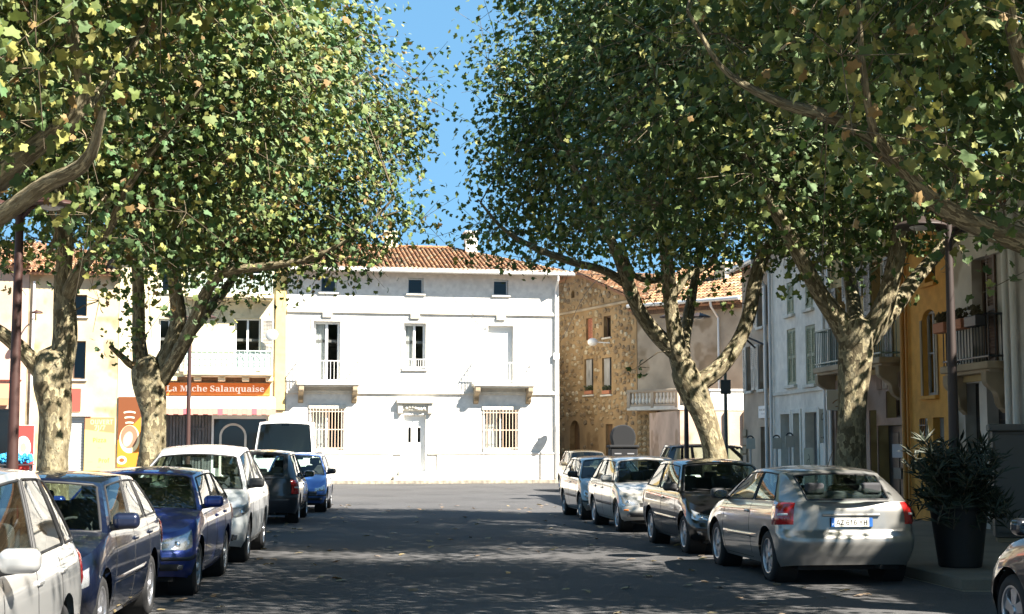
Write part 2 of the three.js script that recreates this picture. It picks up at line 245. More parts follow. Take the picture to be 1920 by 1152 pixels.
function gableRoof(g, W, H, depth, rise, over = 0.45, seed = 3, tiles = true) {   // ridge along the front
  const e = 0.12, m = -depth / 2, dropF = rise * over / (depth / 2), r = mesh('roof', slab([[-e, H + 0.12 - dropF, over], [W + e, H + 0.12 - dropF, over], [W + e, H + 0.12 + rise, m], [-e, H + 0.12 + rise, m]]), MAT.clayBed, g);
  mesh('rear_slope', slab([[-e, H + 0.12 + rise, m - 0.002], [W + e, H + 0.12 + rise, m - 0.002], [W + e, H + 0.06, -depth - 0.2], [-e, H + 0.06, -depth - 0.2]]), MAT.clayBed, r);
  mesh('gable', metric(join([wallGeo([[0, H + 0.0], [depth, H], [depth / 2, H + rise]], [], 0.25).rotateY(Math.PI / 2).translate(W - 0.001, 0, 0), wallGeo([[0, H], [depth, H], [depth / 2, H + rise]], [], 0.25).rotateY(Math.PI / 2).translate(0.251, 0, 0)])), MAT.trim, r);
  if (tiles) tileRoof(r, [-e, H + 0.12 - dropF, over], [W + e, H + 0.12 - dropF, over], [-e, H + 0.12 + rise, m], [W + e, H + 0.12 + rise, m], seed);
  return r;
}
function gutter(g, x0, x1, y, z, mat, pipeX, pipeTo = 0.2) {
  const s = new THREE.CylinderGeometry(0.085, 0.085, x1 - x0, 10, 1, false); s.rotateZ(Math.PI / 2); s.translate((x0 + x1) / 2, y, z); const m = mesh('gutter', s, mat, g);
  if (pipeX !== undefined) mesh('downpipe', join([rod([pipeX, y - 0.05, z], [pipeX, y - 0.3, z - 0.05], 0.055, 8), rod([pipeX, y - 0.28, z - 0.03], [pipeX, y - 0.75, 0.09], 0.052, 8), rod([pipeX, y - 0.73, 0.09], [pipeX, pipeTo, 0.09], 0.05, 8)]), mat, g);
}
function canvasTex(w, h, draw) { const c = document.createElement('canvas'); c.width = w; c.height = h; draw(c.getContext('2d'), w, h); const t = new THREE.CanvasTexture(c); t.colorSpace = THREE.SRGBColorSpace; t.anisotropy = 4; return t; }
function board(parent, name, x0, x1, y0, y1, z, t, edgeMat, texture, rough = 0.6) {     // printed board with real thickness
  const b = mesh(name, metric(rb(x0, x1, y0, y1, z, z + t, Math.min(0.01, t * 0.4), 1)), edgeMat, parent);
  mesh('print', new THREE.PlaneGeometry(x1 - x0 - 0.02, y1 - y0 - 0.02).translate((x0 + x1) / 2, (y0 + y1) / 2, z + t + 0.003), new THREE.MeshStandardMaterial({ map: texture, roughness: rough }), b); return b;
}

// ---------------------------------------------------------------- the white house at the end of the street
{
  const [g, W] = front('white_house', 'three storey white rendered house with two balconies at end of street', 'house', -10.2, 67.2, 2.2, 69.5), H = 9.85;
  const attic = [[1.5, 2.24], [5.5, 6.22], [9.5, 10.2]].map(([x0, x1]) => ({ x0, x1, y0: 8.68, y1: 9.4 }));
  const up = [{ x0: 1.22, x1: 2.42, y0: 4.56, y1: 7.33 }, { x0: 5.33, x1: 6.33, y0: 5.2, y1: 7.3 }, { x0: 9.25, x1: 10.42, y0: 4.5, y1: 7.24 }];
  const low = [{ x0: 1.15, x1: 2.6, y0: 1.5, y1: 3.36 }, { x0: 9.08, x1: 10.64, y0: 1.5, y1: 3.34 }], dr = { x0: 5.36, x1: 6.36, y0: 0.55, y1: 3.1 };
  shell(g, W, H, 10, MAT.white, [...attic, ...up, ...low, dr]);
  for (const h of attic) windowUnit(g, h, { cols: 1, rec: 0.25 });
  windowUnit(g, up[0], { rec: 0.22, f: 0.11, sill: false, curtain: 2 }); windowUnit(g, up[1], { rec: 0.22, f: 0.1, curtain: 2 });
  { const L = []; const h = up[2]; for (let y = h.y0; y < h.y1 - 0.02; y += 0.055) L.push(rb(h.x0 + 0.01, h.x1 - 0.01, y + 0.003, y + 0.055, -0.24, -0.2, 0.008, 1)); mesh('roller_shutter', metric(join(L)), MAT.frameWhite, g).userData.kind = 'stuff'; }
  for (const h of low) {
    windowUnit(g, h, { rec: 0.26, cols: 2, curtain: 2, f: 0.07 });
    const L = [h.y0 + 0.1, (h.y0 + h.y1) / 2, h.y1 - 0.12].map(y => bx(h.x0 - 0.08, h.x1 + 0.08, y - 0.02, y + 0.02, 0.05, 0.065)), gr = mesh('window_grille', metric(join(L)), MAT.ironSalmon, g), P = [];
    for (let i = 0; i <= 11; i++) P.push([lerp(h.x0 - 0.05, h.x1 + 0.05, i / 11), h.y0 + 0.02, 0.058]); bars(gr, 'bar', P, h.y1 - h.y0, 0.02, MAT.ironSalmon);
    mesh('lintel', metric(rb(h.x0 - 0.12, h.x1 + 0.12, h.y1 + 0.01, h.y1 + 0.2, 0.002, 0.06, 0.015, 1)), MAT.trim, g);
  }
  // door with two small lights, steps
  const L = [bx(dr.x0 + 0.004, dr.x0 + 0.1, dr.y0, dr.y1 - 0.3, -0.3, -0.2), bx(dr.x1 - 0.1, dr.x1 - 0.004, dr.y0, dr.y1 - 0.3, -0.3, -0.2), bx(dr.x0 + 0.004, dr.x1 - 0.004, dr.y1 - 0.299, dr.y1 - 0.004, -0.3, -0.2), wallGeo([[dr.x0 + 0.1, dr.y0], [dr.x1 - 0.1, dr.y0], [dr.x1 - 0.1, dr.y1 - 0.3], [dr.x0 + 0.1, dr.y1 - 0.3]], [{ x0: dr.x0 + 0.22, x1: dr.x0 + 0.35, y0: 1.85, y1: 2.55, arch: 0.07 }, { x0: dr.x1 - 0.35, x1: dr.x1 - 0.22, y0: 1.85, y1: 2.55, arch: 0.07 }], 0.05).translate(0, 0, -0.23)];
  for (const [a, b] of [[0.75, 1.15], [1.25, 1.72]]) L.push(rb(dr.x0 + 0.2, dr.x1 - 0.2, a, b, -0.24, -0.215, 0.01, 1));
  const d = mesh('door', metric(join(L)), MAT.frameWhite, g);
  for (const x of [dr.x0 + 0.285, dr.x1 - 0.285]) mesh('door_light', new THREE.PlaneGeometry(0.15, 0.72).translate(x, 2.2, -0.26), MAT.glass, d);
  mesh('handle', rod([dr.x1 - 0.17, 1.5, -0.19], [dr.x1 - 0.17, 1.66, -0.19], 0.016), MAT.zinc, d);
  mesh('step', metric(rb(dr.x0 - 0.5, dr.x1 + 0.5, 0.13, 0.34, 0.002, 0.75, 0.02, 1)), MAT.trim, g); mesh('step', metric(rb(dr.x0 - 0.25, dr.x1 + 0.25, 0.342, 0.545, 0.002, 0.4, 0.02, 1)), MAT.trim, g);
  { const s = [rb(dr.x0 - 0.35, dr.x1 + 0.35, 3.62, 3.82, 0.002, 0.3, 0.03, 1), rb(dr.x0 - 0.22, dr.x1 + 0.22, 3.3, 3.62, 0.002, 0.1, 0.03, 1), rb(dr.x0 - 0.3, dr.x0 - 0.08, 3.16, 3.6, 0.004, 0.2, 0.03, 1), rb(dr.x1 + 0.08, dr.x1 + 0.3, 3.16, 3.6, 0.004, 0.2, 0.03, 1)]; for (let i = 0; i < 7; i++) s.push(new THREE.SphereGeometry(0.09, 8, 6).translate(lerp(dr.x0 + 0.1, dr.x1 - 0.1, i / 6), 3.42 + 0.06 * Math.sin(i), 0.1)); mesh('door_pediment', metric(join(s)), MAT.trim, g); }
  // mouldings
  mesh('string_course', metric(join([rb(0.02, 5.2, 7.72, 7.84, 0.002, 0.09, 0.02, 1), rb(5.21, 9.0, 7.721, 7.841, 0.002, 0.09, 0.02, 1), rb(9.01, W - 0.02, 7.72, 7.84, 0.002, 0.09, 0.02, 1), bx(0.04, W - 0.04, 7.842, 7.9, 0.002, 0.05)])), MAT.trim, g);
  for (const x of [1.82, 5.83, 9.84]) mesh('keystone', metric(rb(x - 0.22, x + 0.22, 7.5, 7.718, 0.002, 0.12, 0.03, 1)), MAT.trim, g);
  mesh('string_course', metric(rb(0.02, W - 0.02, 4.05, 4.2, 0.003, 0.1, 0.02, 1)), MAT.trim, g);
  mesh('plinth', metric(join([rb(0.01, dr.x0 - 0.52, 0.1, 1.3, 0.002, 0.05, 0.01, 1), rb(0.01, dr.x0 - 0.1, 1.302, 1.4, 0.002, 0.08, 0.02, 1), rb(dr.x1 + 0.52, W - 0.01, 0.1, 1.3, 0.002, 0.05, 0.01, 1), rb(dr.x1 + 0.1, W - 0.01, 1.302, 1.4, 0.002, 0.08, 0.02, 1)])), MAT.white, g);
  for (const h of up) mesh('surround', metric(join([rb(h.x0 - 0.14, h.x0 - 0.005, h.y0, h.y1 + 0.14, 0.002, 0.035, 0.01, 1), rb(h.x1 + 0.005, h.x1 + 0.14, h.y0, h.y1 + 0.14, 0.002, 0.035, 0.01, 1), rb(h.x0 - 0.004, h.x1 + 0.004, h.y1 + 0.005, h.y1 + 0.14, 0.002, 0.035, 0.01, 1)])), MAT.white, g);
  for (const [a, b] of [[0.45, 3.3], [8.45, 11.35]]) balcony(g, a, b, 4.55, 0.72, { rail: 0.95, mat: MAT.ironWhite, bracketMat: MAT.stoneTrim, step: 0.16, r: 0.014 });
  { const b = mesh('window_rail', metric(join([rb(5.3, 6.36, 5.62, 5.66, 0.05, 0.09, 0.01, 1), rb(5.3, 6.36, 5.26, 5.3, 0.05, 0.09, 0.01, 1)])), MAT.ironWhite, g), P = []; for (let i = 0; i <= 9; i++) P.push([lerp(5.34, 6.32, i / 9), 5.28, 0.07]); bars(b, 'baluster', P, 0.36, 0.014, MAT.ironWhite); }
  // hipped roof
  const o = 0.62, ey = H + 0.02, zr = -5, yr = H + 1.6, eL = [-0.1, ey - 0.2, o], eR = [W + o, ey - 0.2, o], rR = [8.4, yr, zr], rL = [-0.1, yr, zr], bR = [W + o, ey - 0.2, -10 - o], bL = [-0.1, ey - 0.2, -10 - o];
  const rf = mesh('roof', join([slab([eL, eR, rR, rL]), slab([eR, bR, rR]), slab([bR, bL, rL, rR])]), MAT.clayBed, g);
  tileRoof(rf, eL, eR, rL, rR, 21); tileRoof(rf, eR, bR, rR, rR, 22);
  mesh('soffit', metric(bx(0, W + o - 0.08, ey - 0.14, ey - 0.05, 0.002, o - 0.1)), MAT.trim, g);
  const ridge = []; for (let x = 0; x < 8.2; x += 0.38) ridge.push(paint(plain(new THREE.CylinderGeometry(0.11, 0.13, 0.42, 8, 1, false, -Math.PI / 2, Math.PI).rotateZ(Math.PI / 2).rotateX(0).translate(x + 0.2, yr + 0.03, zr)), [0.46, 0.21, 0.10])); mesh('ridge_tiles', mergeGeometries(ridge), MAT.clay, rf).userData.kind = 'stuff';
  mesh('chimney', metric(join([bx(8.8, 9.4, H + 0.7, H + 2.3, -4.6, -4.0), rb(8.74, 9.46, H + 2.301, H + 2.4, -4.68, -3.92, 0.02, 1)])), MAT.white, rf); mesh('chimney', metric(join([bx(4.9, 5.5, H + 1.0, H + 2.3, -5.2, -4.7), rb(4.83, 5.57, H + 2.301, H + 2.4, -5.27, -4.63, 0.02, 1)])), MAT.cream, rf);
  gutter(g, -0.1, W + o, ey - 0.22, o + 0.07, MAT.pipeWhite, W - 0.18, 0.2);
  mesh('junction_box', metric(rb(W - 0.3, W - 0.02, 5.7, 6.0, 0.06, 0.16, 0.01, 1)), MAT.pipeWhite, g);
}
{ // no-entry style round sign on a post beside the corner of the white house
  const s = thing('road_sign', 'round road sign on thin grey post before white house corner', 'sign', 2.05, -68.75, 0.2);
  mesh('post', new THREE.CylinderGeometry(0.035, 0.035, 2.9, 8).translate(0, 1.58, 0), MAT.galv, s);
  const d = mesh('disc', new THREE.CylinderGeometry(0.32, 0.32, 0.025, 28).rotateX(Math.PI / 2).rotateY(1.15).translate(0, 2.65, 0), MAT.galv, s); d.userData.label = 'round sign turned away, seen nearly edge on';
}

// ---------------------------------------------------------------- bakery house (cream) and its shopfront
const rowTurn = Math.atan2(2.3, 12.4), rowAt = (u) => [-10.2 + u * Math.cos(rowTurn), 67.2 + u * Math.sin(rowTurn)];
function rowHouse(name, label, u0, u1) { const a = rowAt(u0), b = rowAt(u1); return front(name, label, 'house', a[0], a[1], b[0], b[1]); }
{
  const [g, W] = rowHouse('bakery_house', 'cream yellow house with bakery shopfront, striped awning and pale balconies', -7.35, -0.02), H = 10.4, X = u => u + 7.35;
  const w1 = { x0: X(-2.3), x1: X(-1.15), y0: 5.0, y1: 7.42 }, w2 = { x0: X(-5.65), x1: X(-4.7), y0: 5.0, y1: 7.35 }, w3 = { x0: X(-2.2), x1: X(-1.2), y0: 8.55, y1: 9.9 }, w4 = { x0: X(-5.6), x1: X(-4.7), y0: 8.55, y1: 9.9 };
  const shop = { x0: X(-5.25), x1: X(-0.75), y0: 0.16, y1: 3.1 };
  shell(g, W, H, 9, MAT.cream, [w1, w2, w3, w4, shop]);
  for (const h of [w1, w2, w3, w4]) windowUnit(g, h, { rec: 0.2, f: 0.08, sill: h.y0 > 6 });
  { const s = mesh('shutter', shutterGeo(0.55, 2.4), MAT.shutterWhite, g); s.position.set(w1.x1 + 0.02, w1.y0, 0.02); const q = mesh('shutter', shutterGeo(0.5, 2.3), MAT.shutterWhite, g); q.position.set(w2.x1 + 0.02, w2.y0, 0.02); const r = mesh('shutter', shutterGeo(0.5, 1.3), std(0.52, 0.66, 0.58, 0.6, { map: woodTex }), g); r.position.set(w3.x1 + 0.02, w3.y0, 0.02); }
  mesh('pilaster', metric(rb(W - 0.48, W - 0.02, 3.3, H - 0.2, 0.002, 0.1, 0.015, 1)), plaster(0.72, 0.55, 0.24), g);
  const pale = std(0.60, 0.70, 0.64, 0.5);
  for (const [a, b, y] of [[-4.5, -0.62, 4.95], [-4.5, -0.62, 8.4]]) {
    const bl = balcony(g, X(a), X(b), y, 0.8, { rail: 0.95, mat: pale, slabMat: MAT.cream, step: 0.24, brackets: false });
    mesh('glazed_panel', rb(X(a) + 0.1, X(b) - 0.1, y + 0.12, y + 0.9, 0.66, 0.668, 0.002, 1), phys(0.78, 0.88, 0.84, 0.35, { transmission: 0.55, thickness: 0 }), bl);
    const sc = []; for (let x = X(a) + 0.3; x < X(b) - 0.2; x += 0.24) sc.push(new THREE.TorusGeometry(0.1, 0.012, 5, 14).translate(x, y + 0.72, 0.73), new THREE.TorusGeometry(0.07, 0.012, 5, 12).translate(x, y + 0.42, 0.731)); mesh('scrollwork', join(sc), MAT.zinc, bl);
  }
  for (let i = 0; i < 5; i++) mesh('corbel', metric(rb(X(-5.1) + i * 1.05, X(-4.78) + i * 1.05, 4.56, 4.74, 0.002, 0.6, 0.03, 1)), MAT.cream, g);
  mesh('corbel_board', metric(bx(X(-5.25), X(-0.75), 4.54, 4.75, 0.002, 0.05)), MAT.doorWood, g);
  const sign = canvasTex(1024, 128, (c, w, h) => { c.fillStyle = '#c06a24'; c.fillRect(0, 0, w, h); c.fillStyle = '#cc7c34'; c.fillRect(0, h * 0.82, w, h * 0.18); c.fillStyle = '#fbf6ea'; c.font = 'bold 84px serif'; c.textAlign = 'center'; c.textBaseline = 'middle'; c.fillText('La Miche Salanquaise', w / 2, h * 0.46, w * 0.94); });
  board(g, 'shop_sign', X(-5.5), X(-0.7), 3.92, 4.5, 0.003, 0.14, std(0.34, 0.13, 0.03, 0.6), sign);
  // awning: sloping cloth in narrow stripes, each strip a piece, with a valance
  const cl = [std(0.78, 0.75, 0.70, 0.9), std(0.62, 0.27, 0.23, 0.9)], val = [std(0.58, 0.24, 0.19, 0.9), std(0.46, 0.11, 0.13, 0.9)], n = 24, aw = mesh('awning', rod([X(-5.5), 3.84, 0.12], [X(-0.5), 3.84, 0.12], 0.05, 8), MAT.zinc, g);
  for (let i = 0; i < n; i++) {
    const a = lerp(X(-5.5), X(-0.45), i / n), b = lerp(X(-5.5), X(-0.45), (i + 1) / n) - 0.004;
    mesh('awning_stripe', slab([[a, 3.32, 1.25], [b, 3.32, 1.25], [b, 3.84, 0.15], [a, 3.84, 0.15]], 0.008), cl[i % 2], aw);
    mesh('valance', metric(bx(a, b, 3.04 + 0.03 * (i % 2), 3.315, 1.24, 1.246)), val[i % 7 === 5 ? 1 : 0], aw);
  }
  for (const x of [X(-5.4), X(-0.55)]) mesh('awning_arm', rod([x, 3.3, 0.1], [x, 3.28, 1.2], 0.025), MAT.iron, aw);
  // shopfront: dark slatted panels, glazed part with counter
  for (let i = 0; i < 14; i++) mesh('slat', metric(bx(shop.x0 + 0.03 + i * 0.14, shop.x0 + 0.14 + i * 0.14, 0.2, 3.05, -0.26, -0.2)), i % 3 ? MAT.shutterSlate : MAT.shutterGrey, g);
  mesh('shop_door', metric(join([bx(shop.x0 + 0.9, shop.x0 + 1.0, 0.2, 2.4, -0.195, -0.14), bx(shop.x0 + 1.6, shop.x0 + 1.7, 0.2, 2.4, -0.195, -0.14), bx(shop.x0 + 0.9, shop.x0 + 1.7, 2.401, 2.5, -0.195, -0.14)])), MAT.shutterGrey, g);
  mesh('shop_window', metric(join([bx(shop.x0 + 2.0, shop.x0 + 2.1, 0.17, 3.09, -0.28, -0.18), bx(shop.x1 - 0.1, shop.x1 - 0.004, 0.17, 3.09, -0.28, -0.18), bx(shop.x0 + 2.101, shop.x1 - 0.101, 0.17, 0.7, -0.28, -0.18), bx(shop.x0 + 2.101, shop.x1 - 0.101, 2.9, 3.09, -0.28, -0.18)])), MAT.frameWhite, g);
  mesh('pane', new THREE.PlaneGeometry(shop.x1 - shop.x0 - 2.2, 2.2).translate((shop.x0 + 2.1 + shop.x1 - 0.1) / 2, 1.8, -0.23), MAT.glass, g);
  { const c = mesh('arched_panel', metric(wallGeo([[0, 0], [1.2, 0], [1.2, 0.01], [0, 0.01]], [], 0.04)), MAT.trim, g); const s = new THREE.Shape(); s.moveTo(0, 0); s.lineTo(1.2, 0); s.lineTo(1.2, 1.9); s.absarc(0.6, 1.9, 0.6, 0, Math.PI, false); s.lineTo(0, 0); const q = new THREE.Path(); q.moveTo(0.1, 0.1); q.lineTo(1.1, 0.1); q.lineTo(1.1, 1.9); q.absarc(0.6, 1.9, 0.5, 0, Math.PI, false); q.lineTo(0.1, 0.1); s.holes.push(q); c.geometry = metric(new THREE.ExtrudeGeometry(s, { depth: 0.08, bevelEnabled: false })); c.position.set(X(-2.9), 0.2, -0.1); }
  gableRoof(g, W, H, 9, 1.5, 0.5, 31);
  const dish = mesh('satellite_dish', new THREE.SphereGeometry(0.42, 18, 8, 0, 6.2832, 0, 0.75).rotateX(1.2).rotateZ(0.5), MAT.zinc, g); dish.position.set(X(-0.62), 6.55, 0.25); mesh('dish_arm', join([rod([0, 0.3, -0.1], [0.1, -0.1, -0.22], 0.02), rod([0, 0.1, 0.3], [0, -0.2, 0.1], 0.012)]), MAT.zinc, dish);
  // bread advertisement on the wall left of the shop
  const ad = canvasTex(256, 768, (c, w, h) => {
    c.fillStyle = '#6e3a16'; c.fillRect(0, 0, w, h); c.fillStyle = '#c47a1e'; c.beginPath(); c.moveTo(w, h * 0.28); c.lineTo(w, h); c.lineTo(0, h); c.lineTo(0, h * 0.62); c.closePath(); c.fill();
    c.strokeStyle = '#d9cbb4'; c.lineWidth = 18; for (let i = 0; i < 3; i++) { c.beginPath(); c.arc(w * 0.5, h * 0.46 + i * 46, w * (0.75 - 0.05 * i), -1.92 + i * 0.04, -1.22 - i * 0.04); c.stroke(); }
    c.fillStyle = '#f6e3b0'; c.beginPath(); c.ellipse(w * 0.52, h * 0.6, w * 0.44, h * 0.2, 0, 0, 7); c.fill(); c.fillStyle = '#8d6a52'; c.beginPath(); c.ellipse(w * 0.5, h * 0.57, w * 0.37, h * 0.165, 0, 0, 7); c.fill(); c.fillStyle = '#b9a08c'; c.beginPath(); c.ellipse(w * 0.45, h * 0.6, w * 0.2, h * 0.11, 0.3, 0, 7); c.fill();
    c.fillStyle = '#f4e7c8'; c.beginPath(); c.ellipse(w * 0.2, h * 0.9, w * 0.22, h * 0.06, 0, 0, 7); c.fill(); c.fillStyle = '#9a4a18'; c.beginPath(); c.ellipse(w * 0.2, h * 0.9, w * 0.12, h * 0.03, 0, 0, 7); c.fill();
  });
  board(g, 'bread_advert', X(-7.3), X(-6.3), 0.75, 3.85, 0.003, 0.06, MAT.doorWood, ad);
}
// ---------------------------------------------------------------- beige house with the pizza panel, and the shop left of it
{
  const [g, W] = rowHouse('beige_house', 'pale beige house with roller shutter and yellow pizza panel', -11.2, -7.37), H = 9.3, X = u => u + 11.2;
  const w1 = { x0: X(-9.3), x1: X(-8.75), y0: 4.62, y1: 6.3 }, w2 = { x0: X(-9.35), x1: X(-8.75), y0: 7.4, y1: 8.35 }, sh = { x0: X(-10.3), x1: X(-8.72), y0: 0.16, y1: 2.98 };
  shell(g, W, H, 9, MAT.beige, [w1, w2, sh]);
  windowUnit(g, w1, { cols: 1, mat: MAT.frameBrown }); windowUnit(g, w2, { cols: 1, mat: MAT.frameBrown });
  const slatG = metric(rb(0, sh.x1 - sh.x0 - 0.02, 0, 0.128, -0.03, 0, 0.018, 1)); for (let i = 0; i < 21; i++) mesh('shutter_slat', slatG, MAT.galv, g).position.set(sh.x0 + 0.01, 0.17 + i * 0.133, -0.1);
  mesh('lintel_beam', metric(bx(sh.x0 - 0.1, sh.x1 + 0.3, 2.99, 3.12, 0.002, 0.12)), MAT.frameWhite, g);
  const red = canvasTex(256, 160, (c, w, h) => { c.fillStyle = '#b9483c'; c.fillRect(0, 0, w, h); c.fillStyle = '#e9e2d6'; c.beginPath(); c.moveTo(0, h); c.lineTo(0, h * 0.35); c.quadraticCurveTo(w * 0.5, h * 0.55, w * 0.62, h); c.closePath(); c.fill(); });
  board(g, 'red_sign', X(-10.3), X(-8.9), 3.2, 4.2, 0.003, 0.08, std(0.5, 0.1, 0.08, 0.6), red);
  const pz = canvasTex(384, 640, (c, w, h) => {
    c.fillStyle = '#f2cd74'; c.fillRect(0, 0, w, h); c.fillStyle = '#dd7a52'; c.beginPath(); c.moveTo(0, 0); c.lineTo(w, 0); c.lineTo(w, h * 0.30); c.lineTo(0, h * 0.23); c.closePath(); c.fill();
    c.fillStyle = '#f6d98a'; c.font = 'bold 78px sans-serif'; c.textAlign = 'center'; c.fillText('OUVERT', w / 2 + 20, h * 0.13, w * 0.8); c.fillText('7J/7', w / 2, h * 0.235, w * 0.7);
    c.fillStyle = '#c07030'; c.font = 'bold 76px sans-serif'; c.fillText('Pizza', w / 2, h * 0.47); c.font = 'bold 40px sans-serif'; c.fillText('....', w / 2, h * 0.58); c.fillText('____', w * 0.2, h * 0.83); c.font = 'bold 72px sans-serif'; c.fillText('Prof', w * 0.66, h * 0.85); c.font = 'bold 40px sans-serif'; c.fillText('....', w * 0.5, h * 0.94);
  });
  board(g, 'pizza_panel', X(-8.7), X(-7.42), 0.6, 2.95, 0.003, 0.05, std(0.7, 0.5, 0.2, 0.6), pz);
  mesh('wall_lamp', join([wireGeo([[X(-10.9), 7.2, 0.05], [X(-10.85), 7.55, 0.5], [X(-10.7), 7.5, 1.1]], 0.03), new THREE.SphereGeometry(0.24, 14, 6, 0, 6.2832, 0, 1.5708).scale(1, 0.5, 1).translate(X(-10.7), 7.4, 1.15)]), MAT.lampRust, g);
  mesh('downpipe', rod([X(-11.0), 0.3, 0.09], [X(-11.0), 8.9, 0.09], 0.06, 8), MAT.pipeWhite, g);
  gableRoof(g, W, H, 9, 1.5, 0.45, 33);
}
{
  const [g, W] = rowHouse('corner_shop', 'pale house at left edge with red awning over goods', -17.5, -11.22), H = 9.6, X = u => u + 17.5, sh = { x0: X(-16.5), x1: X(-11.8), y0: 0.16, y1: 3.3 }, w1 = { x0: X(-15.5), x1: X(-14.5), y0: 5.2, y1: 7.2 };
  shell(g, W, H, 9, MAT.rosy, [sh, w1]); windowUnit(g, w1); gableRoof(g, W, H, 9, 1.5, 0.45, 35);
  mesh('fascia', metric(rb(X(-16.6), X(-11.4), 4.55, 4.95, 0.002, 0.12, 0.02, 1)), std(0.62, 0.30, 0.27, 0.6), g);
  const aw = mesh('awning', slab([[X(-16.6), 3.7, 1.3], [X(-11.5), 3.7, 1.3], [X(-11.5), 4.4, 0.1], [X(-16.6), 4.4, 0.1]], 0.02), std(0.60, 0.15, 0.09, 0.9), g); mesh('valance', metric(bx(X(-16.6), X(-11.5), 3.42, 3.69, 1.29, 1.3)), std(0.42, 0.22, 0.12, 0.9), aw);
  mesh('shop_window', metric(join([bx(sh.x0 + 0.004, sh.x0 + 0.1, 0.17, 3.29, -0.28, -0.18), bx(sh.x1 - 0.1, sh.x1 - 0.004, 0.17, 3.29, -0.28, -0.18), bx(sh.x0 + 2.3, sh.x0 + 2.4, 0.17, 3.29, -0.28, -0.18)])), MAT.frameWhite, g);
  mesh('pane', new THREE.PlaneGeometry(4.5, 3.1).translate((sh.x0 + sh.x1) / 2, 1.73, -0.23), MAT.glass, g);
}
{ // goods in front of the corner shop
  const at = (u, out) => { const [x, d] = rowAt(u); return [x + out * Math.sin(rowTurn), -(d - out * Math.cos(rowTurn))]; };
  let [x, z] = at(-11.2, 0.5); let b = thing('display_board', 'red and white poster board standing beside plane tree trunk', 'poster', x, z, rowTurn, undefined, 0.137);
  const pt = canvasTex(128, 256, (c, w, h) => { c.fillStyle = '#c23a34'; c.fillRect(0, 0, w, h); c.fillStyle = '#f3e4de'; c.beginPath(); c.ellipse(w * 0.5, h * 0.5, w * 0.36, h * 0.26, 0, 0, 7); c.fill(); c.fillStyle = '#d9897c'; c.beginPath(); c.ellipse(w * 0.5, h * 0.5, w * 0.15, h * 0.11, 0, 0, 7); c.fill(); });
  board(b, 'panel', -0.45, 0.45, 0.5, 2.45, 0, 0.06, MAT.frameWhite, pt); mesh('leg', rod([-0.35, 0, -0.15], [-0.35, 0.6, 0], 0.02), MAT.iron, b); mesh('leg', rod([0.35, 0, -0.15], [0.35, 0.6, 0], 0.02), MAT.iron, b);
  [x, z] = at(-11.5, 1.0); const r = thing('flower_stand', 'low stand with bright blue flowers beside left lamp post', 'flower stand', x, z, rowTurn, undefined, 0.137);
  mesh('table', metric(join([rb(-0.8, 0.8, 0.72, 0.78, -0.3, 0.3, 0.01, 1), ...[[-0.7, -0.25], [0.7, -0.25], [-0.7, 0.25], [0.7, 0.25]].map(([a, c]) => bx(a - 0.03, a + 0.03, 0, 0.72, c - 0.03, c + 0.03))])), MAT.iron, r);
  const fl = []; const R = rngOf(5); for (let i = 0; i < 160; i++) fl.push(new THREE.IcosahedronGeometry(0.05 + 0.04 * R(), 0).translate((R() - 0.5) * 1.5, 0.85 + R() * 0.35, (R() - 0.5) * 0.5)); const f = mesh('flowers', join(fl), std(0.03, 0.30, 0.55, 0.8), r); f.userData.kind = 'stuff';
}
